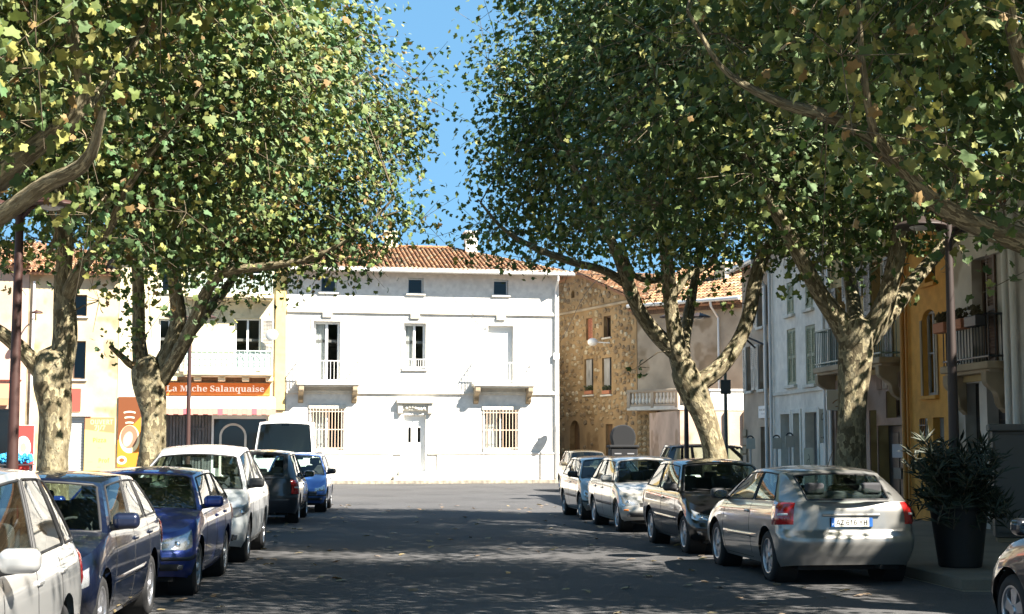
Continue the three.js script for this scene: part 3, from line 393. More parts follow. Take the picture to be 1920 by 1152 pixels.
// ---------------------------------------------------------------- stone house beyond the white one
{
  const [g, W] = front('stone_house', 'brown rubble stone house with gable end beyond white house', 'house', 2.5, 78, 5.87, 70), top = u => Math.min(8.55 + 0.3 * (W - u), 10.55 - 0.1 * Math.max(0, 2.2 - u));
  const doorA = { x0: 1.2, x1: 2.4, y0: 0.05, y1: 3.0, arch: 0.6 }, doorB = { x0: 5.35, x1: 6.1, y0: 0.05, y1: 2.75 }, wl = [{ x0: 2.98, x1: 4.0, y0: 4.25, y1: 6.05 }, { x0: 5.0, x1: 6.02, y0: 4.2, y1: 6.0 }], wu = [{ x0: 3.2, x1: 3.95, y0: 7.0, y1: 8.1 }, { x0: 5.2, x1: 5.98, y0: 7.0, y1: 8.05 }], hole = { x0: 1.45, x1: 1.85, y0: 9.3, y1: 9.7, arch: 0.2 };
  const holes = [doorA, doorB, ...wl, ...wu, hole];
  mesh('wall', wallGeo([[-0.6, 0], [W, 0], [W, top(W)], [2.2, top(2.2)], [-0.6, top(-0.6)]], holes, 0.45), MAT.ochreStone, g);
  mesh('side_wall', metric(bx(W - 0.4, W - 0.002, 0, 8.5, -9, -0.452)), MAT.ochreStone, g); mesh('back_wall', metric(bx(-0.6, W - 0.41, 0, 8.5, -9, -8.6)), MAT.ochreStone, g); mesh('side_wall', metric(bx(-0.6, -0.3, 0, 8.5, -8.59, -0.452)), MAT.ochreStone, g);
  mesh('floor', metric(join([bx(-0.2, W - 0.5, 3.2, 3.3, -8.5, -0.5), bx(-0.2, W - 0.5, 6.5, 6.6, -8.5, -0.5), bx(-0.2, W - 0.5, 0.3, 8.4, -3.3, -3.2)])), MAT.interior, g);
  mesh('ledge', metric(rb(-0.5, W - 0.01, 8.5, 8.62, 0.002, 0.1, 0.02, 1)), MAT.stoneTrim, g);
  // rubble stones set proud of the mortar, each its own piece; a few shapes and tones
  const R = rngOf(41), shapes = [], tones = [[0.44, 0.34, 0.22], [0.56, 0.46, 0.31], [0.33, 0.24, 0.15], [0.48, 0.37, 0.23], [0.64, 0.56, 0.43], [0.28, 0.21, 0.14]].map(c => std(...c, 0.95, { map: stoneTex }));
  for (let k = 0; k < 9; k++) { const gg = new THREE.IcosahedronGeometry(0.5, 1), p = gg.attributes.position, h = new Map(); for (let i = 0; i < p.count; i++) { const key = [p.getX(i), p.getY(i), p.getZ(i)].map(v => v.toFixed(2)).join(); if (!h.has(key)) h.set(key, 0.82 + 0.36 * R()); const s = h.get(key); p.setXYZ(i, Math.sign(p.getX(i)) * Math.pow(Math.abs(p.getX(i)) * 2, 0.7) / 2 * s, Math.sign(p.getY(i)) * Math.pow(Math.abs(p.getY(i)) * 2, 0.7) / 2 * s, p.getZ(i) * s); } gg.computeVertexNormals(); shapes.push(metric(gg)); }
  const put = []; let n = 0;
  for (let tries = 0; tries < 9000 && n < 298; tries++) {
    const x = -0.2 + R() * (W + 0.1), y = R() < 0.8 ? 3.2 + R() * 7.2 : 0.4 + R() * 3, w = 0.18 + 0.22 * R() * R() + 0.06, h = w * (0.55 + 0.35 * R());
    if (y > top(x) - 0.3 || x + w / 2 > W - 0.03 || (y < 3.3 && x < 6.6 && R() < 0.72)) continue; if (Math.abs(y - 8.56) < h / 2 + 0.1) continue;
    if (holes.some(q => x + w / 2 > q.x0 - 0.12 && x - w / 2 < q.x1 + 0.12 && y + h / 2 > q.y0 - 0.12 && y - h / 2 < q.y1 + 0.12)) continue;
    if (put.some(q => Math.abs(q[0] - x) < (q[2] + w) / 2 * 0.93 && Math.abs(q[1] - y) < (q[3] + h) / 2 * 0.93)) continue;
    put.push([x, y, w, h]); const s = mesh('stone', shapes[n % 9], tones[Math.floor(R() * 6)], g); s.position.set(x, y, 0.0); s.scale.set(w, h, 0.13); s.rotation.z = (R() - 0.5) * 0.5; n++;
  }
  { // smaller rubble between them
    const L = []; for (let i = 0; i < 900; i++) { const x = -0.2 + R() * W, y = 3.0 + R() * 7.2, w = 0.10 + 0.14 * R(); if (y > top(x) - 0.2 || x > W - 0.12 || Math.abs(y - 8.56) < 0.16 || holes.some(q => x > q.x0 - 0.16 && x < q.x1 + 0.16 && y > q.y0 - 0.16 && y < q.y1 + 0.16) || put.some(q => Math.abs(q[0] - x) < (q[2] + w) / 2 && Math.abs(q[1] - y) < (q[3] + w) / 2)) continue; put.push([x, y, w, w * 0.8]); L.push(plain(shapes[i % 9]).clone().scale(w, w * 0.8, 0.1).translate(x, y, 0)); }
    mesh('rubble', mergeGeometries(L), tones[3], g).userData.kind = 'stuff';
  }
  for (const h of wl) { const c = mesh('shutter', metric(join(Array.from({ length: 5 }, (_, i) => rb(h.x0 + 0.01 + i * 0.125, h.x0 + 0.13 + i * 0.125, h.y0 + 0.02, h.y1 - 0.02, -0.14, -0.1, 0.006, 1)))), MAT.shutterMist, g); windowUnit(g, h, { rec: 0.25, mat: MAT.frameGrey, cols: 2, sill: true }); const pot = mesh('window_box', metric(rb(h.x0 + 0.1, h.x1 - 0.1, h.y0 + 0.02, h.y0 + 0.2, -0.08, 0.08, 0.02, 1)), MAT.terracotta, g); const lf = []; for (let i = 0; i < 40; i++) lf.push(new THREE.TetrahedronGeometry(0.07, 0).rotateX(i).rotateY(i * 2).translate(lerp(h.x0 + 0.12, h.x1 - 0.12, R()), h.y0 + 0.22 + R() * 0.22, (R() - 0.5) * 0.2)); mesh('plant', join(lf), std(0.06, 0.07, 0.03, 0.9), pot); }
  windowUnit(g, wu[1], { mat: MAT.frameBrown, cols: 1 });
  { const h = wu[0], bg = metric(rb(-0.1, 0.1, -0.03, 0.03, -0.05, 0.05, 0.008, 1)), bm = [std(0.42, 0.16, 0.09, 0.9), std(0.34, 0.13, 0.08, 0.9), std(0.46, 0.2, 0.12, 0.9)]; mesh('blocking', metric(bx(h.x0 + 0.002, h.x1 - 0.002, h.y0 + 0.002, h.y1 - 0.002, -0.3, -0.17)), MAT.stoneTrim, g); for (let r = 0; r < 15; r++) for (let c = 0; c < 4; c++) { const x = h.x0 + 0.09 + c * 0.205 - (r % 2) * 0.06; if (x + 0.1 > h.x1) continue; mesh('brick', bg, bm[(r * 3 + c) % 3], g).position.set(x + 0.03, h.y0 + 0.05 + r * 0.072, -0.16); } }
  door(g, { ...doorA, y1: 3.0 - 0.02, y0: 0.06 }, MAT.doorWood, { rec: 0.28, panels: 4 }); door(g, doorB, MAT.doorWood, { rec: 0.15 });
  mesh('wall_lamp', join([new THREE.SphereGeometry(0.26, 14, 10).scale(1, 0.75, 1).translate(5.5, 6.75, 0.75), rod([5.5, 6.75, 0.75], [5.9, 6.7, 0.02], 0.03)]), std(0.8, 0.8, 0.78, 0.4), g);
  const z0 = 0.25, z1 = -9.2, t = u => top(u) + 0.12, rf = mesh('roof', join([slab([[W + 0.35, t(W) - 0.12, z0], [W + 0.35, t(W) - 0.12, z1], [2.2, t(2.2), z1], [2.2, t(2.2), z0]]), slab([[2.198, t(2.2), z0], [2.198, t(2.2), z1], [-0.9, t(-0.6) - 0.05, z1], [-0.9, t(-0.6) - 0.05, z0]])]), MAT.clayBed, g);
  tileRoof(rf, [W + 0.35, t(W) - 0.12, z0], [W + 0.35, t(W) - 0.12, z1], [2.2, t(2.2), z0], [2.2, t(2.2), z1], 43);
}
// ---------------------------------------------------------------- rendered house with terrace balustrade
{
  const [g, W] = front('rendered_house', 'tan rendered house with tiled roof and white balustrade terrace over garage', 'house', 5.9, 69.98, 10.4, 66), H = 8.25;
  const gar = { x0: 1.25, x1: 2.75, y0: 0.05, y1: 3.1 }; shell(g, W, H, 8, MAT.stucco, [gar]);
  mesh('base_wall', wallGeo([[0.02, 0], [1.2, 0], [1.2, 3.3], [0.02, 3.3]], [], 0.12).translate(0, 0, 0.123), MAT.ochreStone, g);
  { const R = rngOf(52), m = [std(0.42, 0.32, 0.19, 0.95, { map: stoneTex }), std(0.34, 0.25, 0.15, 0.95, { map: stoneTex }), std(0.52, 0.42, 0.28, 0.95, { map: stoneTex })], sg = metric(new THREE.DodecahedronGeometry(0.5, 0)); for (let r = 0; r < 12; r++) for (let c = 0; c < 4; c++) { const s = mesh('stone', sg, m[Math.floor(R() * 3)], g); s.position.set(0.18 + c * 0.28 + (r % 2) * 0.08 * R(), 0.2 + r * 0.26, 0.13); s.scale.set(0.25 + 0.06 * R(), 0.22, 0.1); s.rotation.z = R() * 0.4; } }
  { const L = []; for (let i = 0; i < 6; i++) L.push(rb(gar.x0 + 0.01, gar.x1 - 0.01, 0.08 + i * 0.5, 0.56 + i * 0.5, -0.18, -0.13, 0.012, 1)); for (const l of L) mesh('door_panel', metric(l), MAT.stucco, g); mesh('door_frame', metric(join([bx(gar.x0 - 0.1, gar.x0 - 0.002, 0.05, 3.2, 0.002, 0.05), bx(gar.x1 + 0.002, gar.x1 + 0.1, 0.05, 3.2, 0.002, 0.05)])), MAT.stoneTrim, g); }
  // terrace with pierced balustrade
  const t = mesh('terrace', metric(rb(0.1, 3.0, 3.32, 3.5, 0.002, 1.0, 0.02, 1)), MAT.trim, g), post = metric(rb(-0.09, 0.09, 0, 0.85, -0.09, 0.09, 0.02, 1)), bal = new THREE.LatheGeometry([[0.03, 0], [0.075, 0.06], [0.085, 0.16], [0.035, 0.32], [0.06, 0.4], [0.05, 0.5]].map(([a, b]) => new THREE.Vector2(a, b)), 8);
  mesh('rail', metric(join([rb(0.1, 3.0, 4.13, 4.27, 0.82, 1.02, 0.03, 1), rb(0.1, 3.0, 3.502, 3.6, 0.85, 0.99, 0.02, 1)])), MAT.stucco, t); for (const x of [0.2, 1.55, 2.9]) mesh('pier', post, MAT.stucco, t).position.set(x, 3.42, 0.92); for (let i = 0; i < 12; i++) { const x = 0.42 + i * 0.2 + (i > 5 ? 0.16 : 0); mesh('baluster', bal, MAT.trim, t).position.set(x, 3.61, 0.92); }
  gableRoof(g, W, H, 8, 2.05, 0.6, 55); mesh('eave_shade_boards', metric(bx(-0.05, W + 0.05, H - 0.42, H - 0.004, 0.002, 0.35)), MAT.eaveShadeWood, g);  // dark brown eave band also paints in the shadow under the roof
  gutter(g, -0.05, W + 0.1, H - 0.05, 0.7, MAT.zinc, 4.6, 0.2);
  mesh('chimney', metric(join([bx(3.1, 3.7, H + 0.8, H + 1.9, -2.4, -1.9), rb(3.04, 3.76, H + 1.901, H + 2.0, -2.46, -1.84, 0.02, 1)])), MAT.cream, g);
  const an = mesh('aerial', join([rod([3.6, H + 2, -2], [3.6, H + 4.2, -2], 0.02), rod([3.1, H + 4.1, -2], [4.1, H + 4.0, -2], 0.012), rod([3.2, H + 3.8, -2], [4.0, H + 3.7, -2], 0.012)]), MAT.galv, g);
}
{ // low sunlit terrace building in the side street
  const [g, W] = front('terrace_annex', 'low pink walled annex with white parapet behind leaning plane tree', 'annex', 6.95, 61.8, 10.6, 62.4);
  mesh('wall', metric(bx(0, W, 0, 3.15, -5, 0)), MAT.rosy, g); mesh('parapet', metric(join([rb(1.3, W, 3.152, 3.95, -0.25, 0.03, 0.02, 1), rb(1.25, W + 0.05, 3.951, 4.05, -0.3, 0.08, 0.02, 1)])), MAT.white, g);
  for (const x of [1.9, 2.7]) mesh('buttress', metric(rb(x, x + 0.18, 0.1, 3.1, 0.002, 0.14, 0.02, 1)), MAT.stoneTrim, g);
}
// ---------------------------------------------------------------- row of houses on the right, fronts parallel to the street
const RU = (u) => [7.2 + 0.0922 * u, 46.4 - 0.9957 * u];
function rightHouse(name, label, u0, u1) { const a = RU(u0), b = RU(u1); return front(name, label, 'house', a[0], a[1], b[0], b[1]); }
function hangSign(g, name, x, y, w, h, out, mat) { const s = mesh(name, metric(rb(x - 0.03, x + 0.03, y, y + h, out, out + w, 0.01, 1)), mat, g); mesh('bracket', rod([x, y + h * 0.8, 0], [x, y + h * 0.8, out], 0.015), MAT.iron, s); return s; }
{
  const [g, W] = rightHouse('taupe_house', 'narrow taupe house with white framed dark shutters on right', 0.0, 3.2), H = 7.1;
  const a = { x0: 0.55, x1: 1.15, y0: 3.36, y1: 4.72 }, b = { x0: 2.0, x1: 2.62, y0: 3.36, y1: 4.72, arch: 0.18 }, c = { x0: 1.95, x1: 2.6, y0: 5.22, y1: 6.38 }, d = { x0: 2.0, x1: 2.95, y0: 0.13, y1: 2.25 };
  shell(g, W, H, 8, MAT.taupe, [a, b, c, d]);
  for (const h of [a, b, c]) { windowUnit(g, h, { mat: MAT.shutterSlate, cols: 2, rec: 0.12 }); const w = 0.36; for (const x of [h.x0 - w - 0.02, h.x1 + 0.02]) { if (x < 0.05) continue; const s = mesh('shutter', shutterGeo(w, h.y1 - h.y0), MAT.shutterWhite, g); s.position.set(x, h.y0, 0.02); } }
  door(g, d, MAT.doorGrey);
  const st = canvasTex(256, 192, (x, w, h) => { x.fillStyle = '#dfdedb'; x.fillRect(0, 0, w, h); x.fillStyle = '#3f4238'; x.font = 'bold 44px sans-serif'; x.textAlign = 'center'; x.fillText('POSE MENU', w / 2, 76, w * 0.86); x.fillStyle = '#5f6472'; x.font = 'italic 44px serif'; x.fillText('Amiral', w * 0.54, 140); });
  board(g, 'wall_sign', 1.95, 3.05, 2.5, 2.86, 0.003, 0.04, MAT.frameWhite, st);
  mesh('awning_arc', wireGeo([[1.7, 4.62, 0.05], [2.3, 4.9, 0.5], [2.9, 4.62, 0.05]], 0.03), MAT.iron, g);
  { const q = mesh('corner_quoins', metric(bx(0, 0.28, 0.13, 2.2, 0.002, 0.02)), MAT.stoneTrim, g), qs = metric(rb(0, 0.42, 0, 0.22, 0, 0.05, 0.02, 1)); for (let i = 0; i < 8; i++) mesh('quoin', qs, i % 2 ? MAT.stoneTrim : MAT.taupe, q).position.set(i % 2 ? 0.0 : 0.02, 0.15 + i * 0.26, 0.004); }
  gableRoof(g, W, H, 8, 1.4, 0.4, 61); gutter(g, 0, W, H, 0.46, MAT.zinc, 3.02, 0.2);
  { const ch = mesh('chimney', metric(bx(0.3, 1.3, H - 0.2, H + 2.4, -1.9, -1.2)), MAT.clayBed, g), bg = metric(rb(0, 0.24, 0, 0.06, -0.02, 0.02, 0.006, 1)), bm = [std(0.30, 0.14, 0.10, 0.9), std(0.24, 0.11, 0.08, 0.9), std(0.36, 0.18, 0.12, 0.9)]; for (let r = 0; r < 22; r++) for (let c2 = 0; c2 < 4; c2++) mesh('brick', bg, bm[(r * 5 + c2 * 2) % 3], ch).position.set(0.31 + c2 * 0.245, H + 0.5 + r * 0.078, -1.185); mesh('cap', metric(rb(0.22, 1.38, H + 2.401, H + 2.5, -1.98, -1.12, 0.02, 1)), MAT.stoneTrim, ch); }
}
{
  const [g, W] = rightHouse('grey_house', 'pale grey house with faded green shutters on right', 3.22, 8.95), H = 7.4, X = u => u - 3.22;
  const up = [{ x0: X(5.0), x1: X(5.85), y0: 3.35, y1: 4.9 }, { x0: X(6.8), x1: X(7.68), y0: 3.3, y1: 4.86 }], at = [{ x0: X(5.05), x1: X(5.75), y0: 5.3, y1: 6.2 }, { x0: X(6.85), x1: X(7.55), y0: 5.3, y1: 6.2 }], ds = [{ x0: X(4.3), x1: X(5.2), y0: 0.13, y1: 2.56 }, { x0: X(5.55), x1: X(6.15), y0: 0.13, y1: 2.56 }, { x0: X(6.7), x1: X(7.75), y0: 0.13, y1: 2.56 }];
  shell(g, W, H, 8, MAT.pearl, [...up, ...at, ...ds]);
  for (const h of [...up, ...at]) { shutters(g, h, MAT.shutterGreen, 'closed'); mesh('sill', metric(rb(h.x0 - 0.1, h.x1 + 0.1, h.y0 - 0.09, h.y0 - 0.002, -0.1, 0.1, 0.015, 1)), MAT.trim, g); }
  door(g, ds[0], MAT.doorBlue, { leaves: 2 }); door(g, ds[2], MAT.doorGrey, { leaves: 2 }); door(g, { ...ds[1], y1: 2.0 }, MAT.doorDark, { rec: 0.2 }); mesh('transom', metric(bx(ds[1].x0 + 0.01, ds[1].x1 - 0.01, 2.0, 2.55, -0.2, -0.15)), MAT.shutterGreen, g);
  for (const h of ds) mesh('surround', metric(join([rb(h.x0 - 0.14, h.x0 - 0.003, 0.13, h.y1 + 0.12, 0.002, 0.03, 0.008, 1), rb(h.x1 + 0.003, h.x1 + 0.14, 0.13, h.y1 + 0.12, 0.002, 0.03, 0.008, 1), rb(h.x0 - 0.002, h.x1 + 0.002, h.y1 + 0.003, h.y1 + 0.12, 0.002, 0.03, 0.008, 1)])), MAT.pearl, g);
  mesh('string_course', metric(rb(0.02, W - 0.02, 3.1, 3.2, 0.002, 0.06, 0.015, 1)), MAT.trim, g);
  gableRoof(g, W, H, 8, 1.5, 0.4, 62); gutter(g, 0, W, H, 0.46, MAT.zinc, 0.35, 0.2); mesh('downpipe', rod([W - 0.25, 0.2, 0.09], [W - 0.25, 6.8, 0.09], 0.05, 8), MAT.zinc, g);
  const ba = canvasTex(128, 512, (x, w, h) => { x.fillStyle = '#d8d6cb'; x.fillRect(0, 0, w, h); x.fillStyle = '#8d8f86'; x.beginPath(); x.ellipse(w * 0.55, h * 0.22, 26, 62, 0.2, 0, 7); x.fill(); x.fillStyle = '#d8d6cb'; x.beginPath(); x.ellipse(w * 0.55, h * 0.22, 15, 40, 0.2, 0, 7); x.fill(); x.fillStyle = '#34382f'; x.beginPath(); x.arc(w * 0.64, h * 0.85, 16, 0, 7); x.fill(); x.fillRect(w * 0.25, h * 0.845, 22, 8); });
  const bs = mesh('hanging_banner', metric(rb(X(8.6), X(8.64), 1.75, 2.62, 0.06, 0.24, 0.008, 1)), MAT.frameWhite, g); mesh('print', new THREE.PlaneGeometry(0.17, 0.84).rotateY(Math.PI / 2).translate(X(8.64) + 0.004, 2.185, 0.15), new THREE.MeshStandardMaterial({ map: ba, roughness: 0.7 }), bs);
}
{ // A-board in front of the grey house
  const [x, d] = RU(7.6), b = thing('pavement_board', 'tall white pavement board before grey door on right', 'sign', x - 0.22, -d, 0.1, undefined, 0.13);
  const pt = canvasTex(128, 384, (c, w, h) => { c.fillStyle = '#dcd8c8'; c.fillRect(0, 0, w, h); c.strokeStyle = '#8a877a'; c.lineWidth = 7; c.beginPath(); c.moveTo(58, 40); c.bezierCurveTo(110, 70, 30, 110, 78, 170); c.stroke(); c.beginPath(); c.arc(66, 100, 26, 0, 5); c.stroke(); c.fillStyle = '#3b3c34'; c.beginPath(); c.arc(78, 325, 18, 0, 7); c.fill(); c.fillRect(28, 320, 26, 9); });
  board(b, 'panel', -0.13, 0.13, 0.02, 1.5, 0, 0.04, MAT.frameWhite, pt); mesh('foot', metric(rb(-0.13, 0.13, 0, 0.05, -0.25, 0.2, 0.01, 1)), MAT.iron, b);
}
{
  const [g, W] = rightHouse('balcony_house', 'straw coloured house with green iron balcony behind upright plane tree', 8.97, 14.2), H = 7.0, X = u => u - 8.97;
  const up = [{ x0: X(9.6), x1: X(10.5), y0: 3.62, y1: 5.6 }, { x0: X(12.2), x1: X(13.1), y0: 3.62, y1: 5.9 }], at = [{ x0: X(10.5), x1: X(11.2), y0: 5.2, y1: 6.4 }], lo = [{ x0: X(9.4), x1: X(10.3), y0: 0.13, y1: 2.6 }, { x0: X(12.45), x1: X(14.05), y0: 0.13, y1: 2.14 }, { x0: X(13.05), x1: X(13.95), y0: 2.3, y1: 2.9 }, { x0: X(11.9), x1: X(12.4), y0: 0.13, y1: 2.5 }];
  shell(g, W, H, 8, MAT.straw, [...up, ...at, ...lo]);
  mesh('ground_floor_render', wallGeo([[0.01, 0], [W - 0.01, 0], [W - 0.01, 3.3], [0.01, 3.3]], lo, 0.03).translate(0, 0, 0.033), MAT.pinkish, g);
  for (const h of up) { windowUnit(g, h, { mat: MAT.frameWhite, sill: false }); shutters(g, h, MAT.shutterMist); } for (const h of at) { windowUnit(g, h); shutters(g, h, MAT.shutterMist); }
  balcony(g, X(9.05), X(14.0), 3.62, 0.5, { rail: 0.9, mat: MAT.ironGreen, slabMat: MAT.stoneTrim, step: 0.15 });
  door(g, lo[0], MAT.doorDark); door(g, lo[1], MAT.doorDark, { leaves: 2, panels: 2 }); door(g, lo[3], MAT.doorGrey); windowUnit(g, lo[2], { cols: 1, mat: MAT.frameBrown, sill: false });
  const hs = canvasTex(256, 192, (x, w, h) => { x.fillStyle = '#d6d2c6'; x.fillRect(0, 0, w, h); x.strokeStyle = '#9a7350'; x.lineWidth = 9; x.beginPath(); x.moveTo(40, 130); x.bezierCurveTo(90, 40, 140, 150, 215, 50); x.stroke(); x.beginPath(); x.moveTo(60, 160); x.lineTo(200, 140); x.stroke(); });
  const s = hangSign(g, 'hanging_sign', X(11.75), 2.5, 0.85, 0.48, 0.15, MAT.frameWhite); mesh('print', new THREE.PlaneGeometry(0.82, 0.45).rotateY(-Math.PI / 2).translate(X(11.75) - 0.035, 2.74, 0.575), new THREE.MeshStandardMaterial({ map: hs, roughness: 0.7 }), s);
  const s2 = mesh('print', new THREE.PlaneGeometry(0.82, 0.45).rotateY(Math.PI / 2).translate(X(11.75) + 0.035, 2.74, 0.575), new THREE.MeshStandardMaterial({ map: hs, roughness: 0.7 }), s);
  for (const [k, y, y1] of [[0, 1.42, 1.72], [1, 0.95, 1.2]]) mesh('notice', metric(rb(X(12.75) + k * 0.05, X(13.6) - k * 0.3, y, y1, -0.2, -0.19, 0.003, 1)), k ? std(0.14, 0.13, 0.11, 0.7) : std(0.36, 0.36, 0.38, 0.7), g);
  for (let i = 0; i < 4; i++) mesh('facing_panel', metric(rb(X(12.5) + i * 0.38, X(12.84) + i * 0.38, 2.95, 3.28, 0.034, 0.06, 0.01, 1)), i % 2 ? std(0.34, 0.26, 0.21, 0.7, { map: stoneTex }) : MAT.pinkish, g);
  gableRoof(g, W, H, 8, 1.4, 0.4, 63); gutter(g, 0, W, H, 0.46, MAT.zinc, 0.2, 0.2);
}
{
  const [g, W] = rightHouse('ochre_house', 'narrow orange ochre house with arched window on right', 14.22, 16.85), H = 6.5, X = u => u - 14.22;
  const a = { x0: X(15.3), x1: X(16.05), y0: 2.72, y1: 4.5, arch: 0.2 }, b = { x0: X(15.5), x1: X(16.1), y0: 5.05, y1: 5.75 }, c = { x0: X(15.05), x1: X(15.45), y0: 1.72, y1: 2.26 }, d = { x0: X(15.75), x1: X(16.35), y0: 0.13, y1: 2.26 };
  shell(g, W, H, 8, MAT.ochre, [a, b, c, d]);
  windowUnit(g, { ...a, y1: 4.48 }, { mat: MAT.shutterMist, rec: 0.1, cols: 2, rows: 2, sillMat: MAT.ochre }); windowUnit(g, b, { mat: MAT.frameBrown, cols: 1, sillMat: MAT.ochre }); windowUnit(g, c, { mat: MAT.frameWhite, cols: 1, rec: 0.1, sillMat: MAT.ochre }); door(g, d, MAT.doorBlue, { rec: 0.15 });
  { const gr = mesh('window_grille', metric(join([bx(c.x0, c.x1, 1.86, 1.88, 0.02, 0.035), bx(c.x0, c.x1, 2.1, 2.12, 0.02, 0.035)])), MAT.iron, g); bars(gr, 'bar', [0, 1, 2, 3].map(i => [c.x0 + 0.05 + i * 0.1, 1.74, 0.028]), 0.5, 0.01, MAT.iron); }
  mesh('surround', metric(join([rb(a.x0 - 0.1, a.x0 - 0.003, a.y0, a.y1 - 0.2, 0.002, 0.03, 0.008, 1), rb(a.x1 + 0.003, a.x1 + 0.1, a.y0, a.y1 - 0.2, 0.002, 0.03, 0.008, 1)])), MAT.stoneTrim, g);
  mesh('downpipe', join([rod([0.12, 0.2, 0.09], [0.12, 6.2, 0.09], 0.055, 8), rod([0.3, 0.2, 0.07], [0.3, 6.2, 0.07], 0.03, 8)]), MAT.pipeOchre, g);
  gableRoof(g, W, H, 8, 1.3, 0.4, 64);
}
{
  const [g, W] = rightHouse('white_balcony_house', 'bluish white house with dark balcony and dark double doors on right', 16.87, 19.75), H = 6.1, X = u => u - 16.87;
  const a = { x0: X(17.95), x1: X(18.72), y0: 3.2, y1: 5.25 }, d1 = { x0: X(17.45), x1: X(18.15), y0: 0.13, y1: 2.88 }, d2 = { x0: X(18.5), x1: X(19.3), y0: 0.13, y1: 2.86 }, c = { x0: X(19.0), x1: X(19.3), y0: 5.3, y1: 5.7 };
  shell(g, W, H, 8, MAT.chalk, [a, d1, d2, c]);
  windowUnit(g, a, { mat: MAT.frameBrown, sill: false }); windowUnit(g, c, { mat: MAT.frameBrown }); door(g, d1, MAT.doorDark, { panels: 4 }); door(g, d2, MAT.doorDark, { panels: 4 });
  mesh('shutter', shutterGeo(0.38, 2.05), MAT.frameBrown, g).position.set(a.x1 + 0.02, a.y0, 0.02);
  mesh('fascia', metric(rb(0.05, W - 0.3, 2.9, 3.1, 0.002, 0.06, 0.015, 1)), MAT.straw, g);
  const bl = balcony(g, 0.35, W - 0.25, 3.22, 0.4, { rail: 0.86, mat: MAT.iron, slabMat: MAT.stoneTrim, step: 0.14 });
  for (const [k, x] of [0.45, 1.3, 2.0].entries()) { const p = mesh('window_box', metric(rb(x, x + 0.55, 3.86, 4.06, 0.36, 0.56, 0.02, 1)), k === 2 ? MAT.iron : MAT.terracotta, bl); const lf = [], R = rngOf(70 + k); for (let i = 0; i < 50; i++) lf.push(new THREE.TetrahedronGeometry(0.05, 0).rotateX(i).rotateY(i * 2.3).translate(x + 0.05 + R() * 0.45, 4.08 + R() * 0.16, 0.46 + (R() - 0.5) * 0.2)); mesh('plant', join(lf), std(0.07, 0.06, 0.03, 0.9), p); }
  mesh('downpipe', rod([W - 0.1, 0.2, 0.09], [W - 0.1, 5.9, 0.09], 0.06, 8), MAT.pipeWhite, g); mesh('downpipe', rod([0.1, 0.2, 0.09], [0.1, 3.1, 0.09], 0.06, 8), MAT.pipeWhite, g);
  gableRoof(g, W, H, 8, 1.4, 0.4, 65);
}
{
  const [g, W] = rightHouse('edge_house', 'grey house at right edge of street', 19.77, 26), H = 6.8, h = [{ x0: 1.2, x1: 2.2, y0: 3.4, y1: 5.4 }, { x0: 3.8, x1: 4.8, y0: 3.4, y1: 5.4 }, { x0: 2.6, x1: 3.6, y0: 0.13, y1: 2.5 }];
  shell(g, W, H, 8, MAT.annex, h); windowUnit(g, h[0]); windowUnit(g, h[1]); door(g, h[2], MAT.doorDark); mesh('downpipe', rod([0.2, 0.2, 0.09], [0.2, 6.4, 0.09], 0.06, 8), MAT.pipeWhite, g); gableRoof(g, W, H, 8, 1.4, 0.4, 66);
}
{ const [g, W] = rightHouse('near_house', 'shaded cream house outside right edge of view', 26.02, 36), H = 6.8, h = [{ x0: 2, x1: 3, y0: 3.4, y1: 5.4 }, { x0: 6, x1: 7, y0: 3.4, y1: 5.4 }]; shell(g, W, H, 8, MAT.cream, h); windowUnit(g, h[0]); windowUnit(g, h[1]); gableRoof(g, W, H, 8, 1.4, 0.4, 67); }
// cables strung between the fronts
for (const [n, pts, l] of [['cable', [[8.62, 5.2, -32.1], [8.7, 4.75, -30.6], [8.95, 5.5, -28.2], [9.1, 6.1, -26.6]], 'thin dark cable sagging across ochre and bluish white fronts'], ['cable', [[7.75, 5.0, -42.2], [7.85, 4.45, -40.4], [8.0, 4.2, -38.9]], 'thin dark cable sagging across pale grey front'], ['cable', [[2.3, 6.6, -69.4], [4, 9.2, -66], [9, 8.9, -60]], 'thin cable high across the side street'], ['cable', [[-2, 9.9, -67.9], [4, 9.3, -66], [8, 9.0, -50]], 'upper thin cable above the side street']]) { const c = mesh(numbered(n), wireGeo(pts, 0.012), MAT.iron, scene); c.userData = { label: l, category: 'cable', group: 'overhead cables' }; }
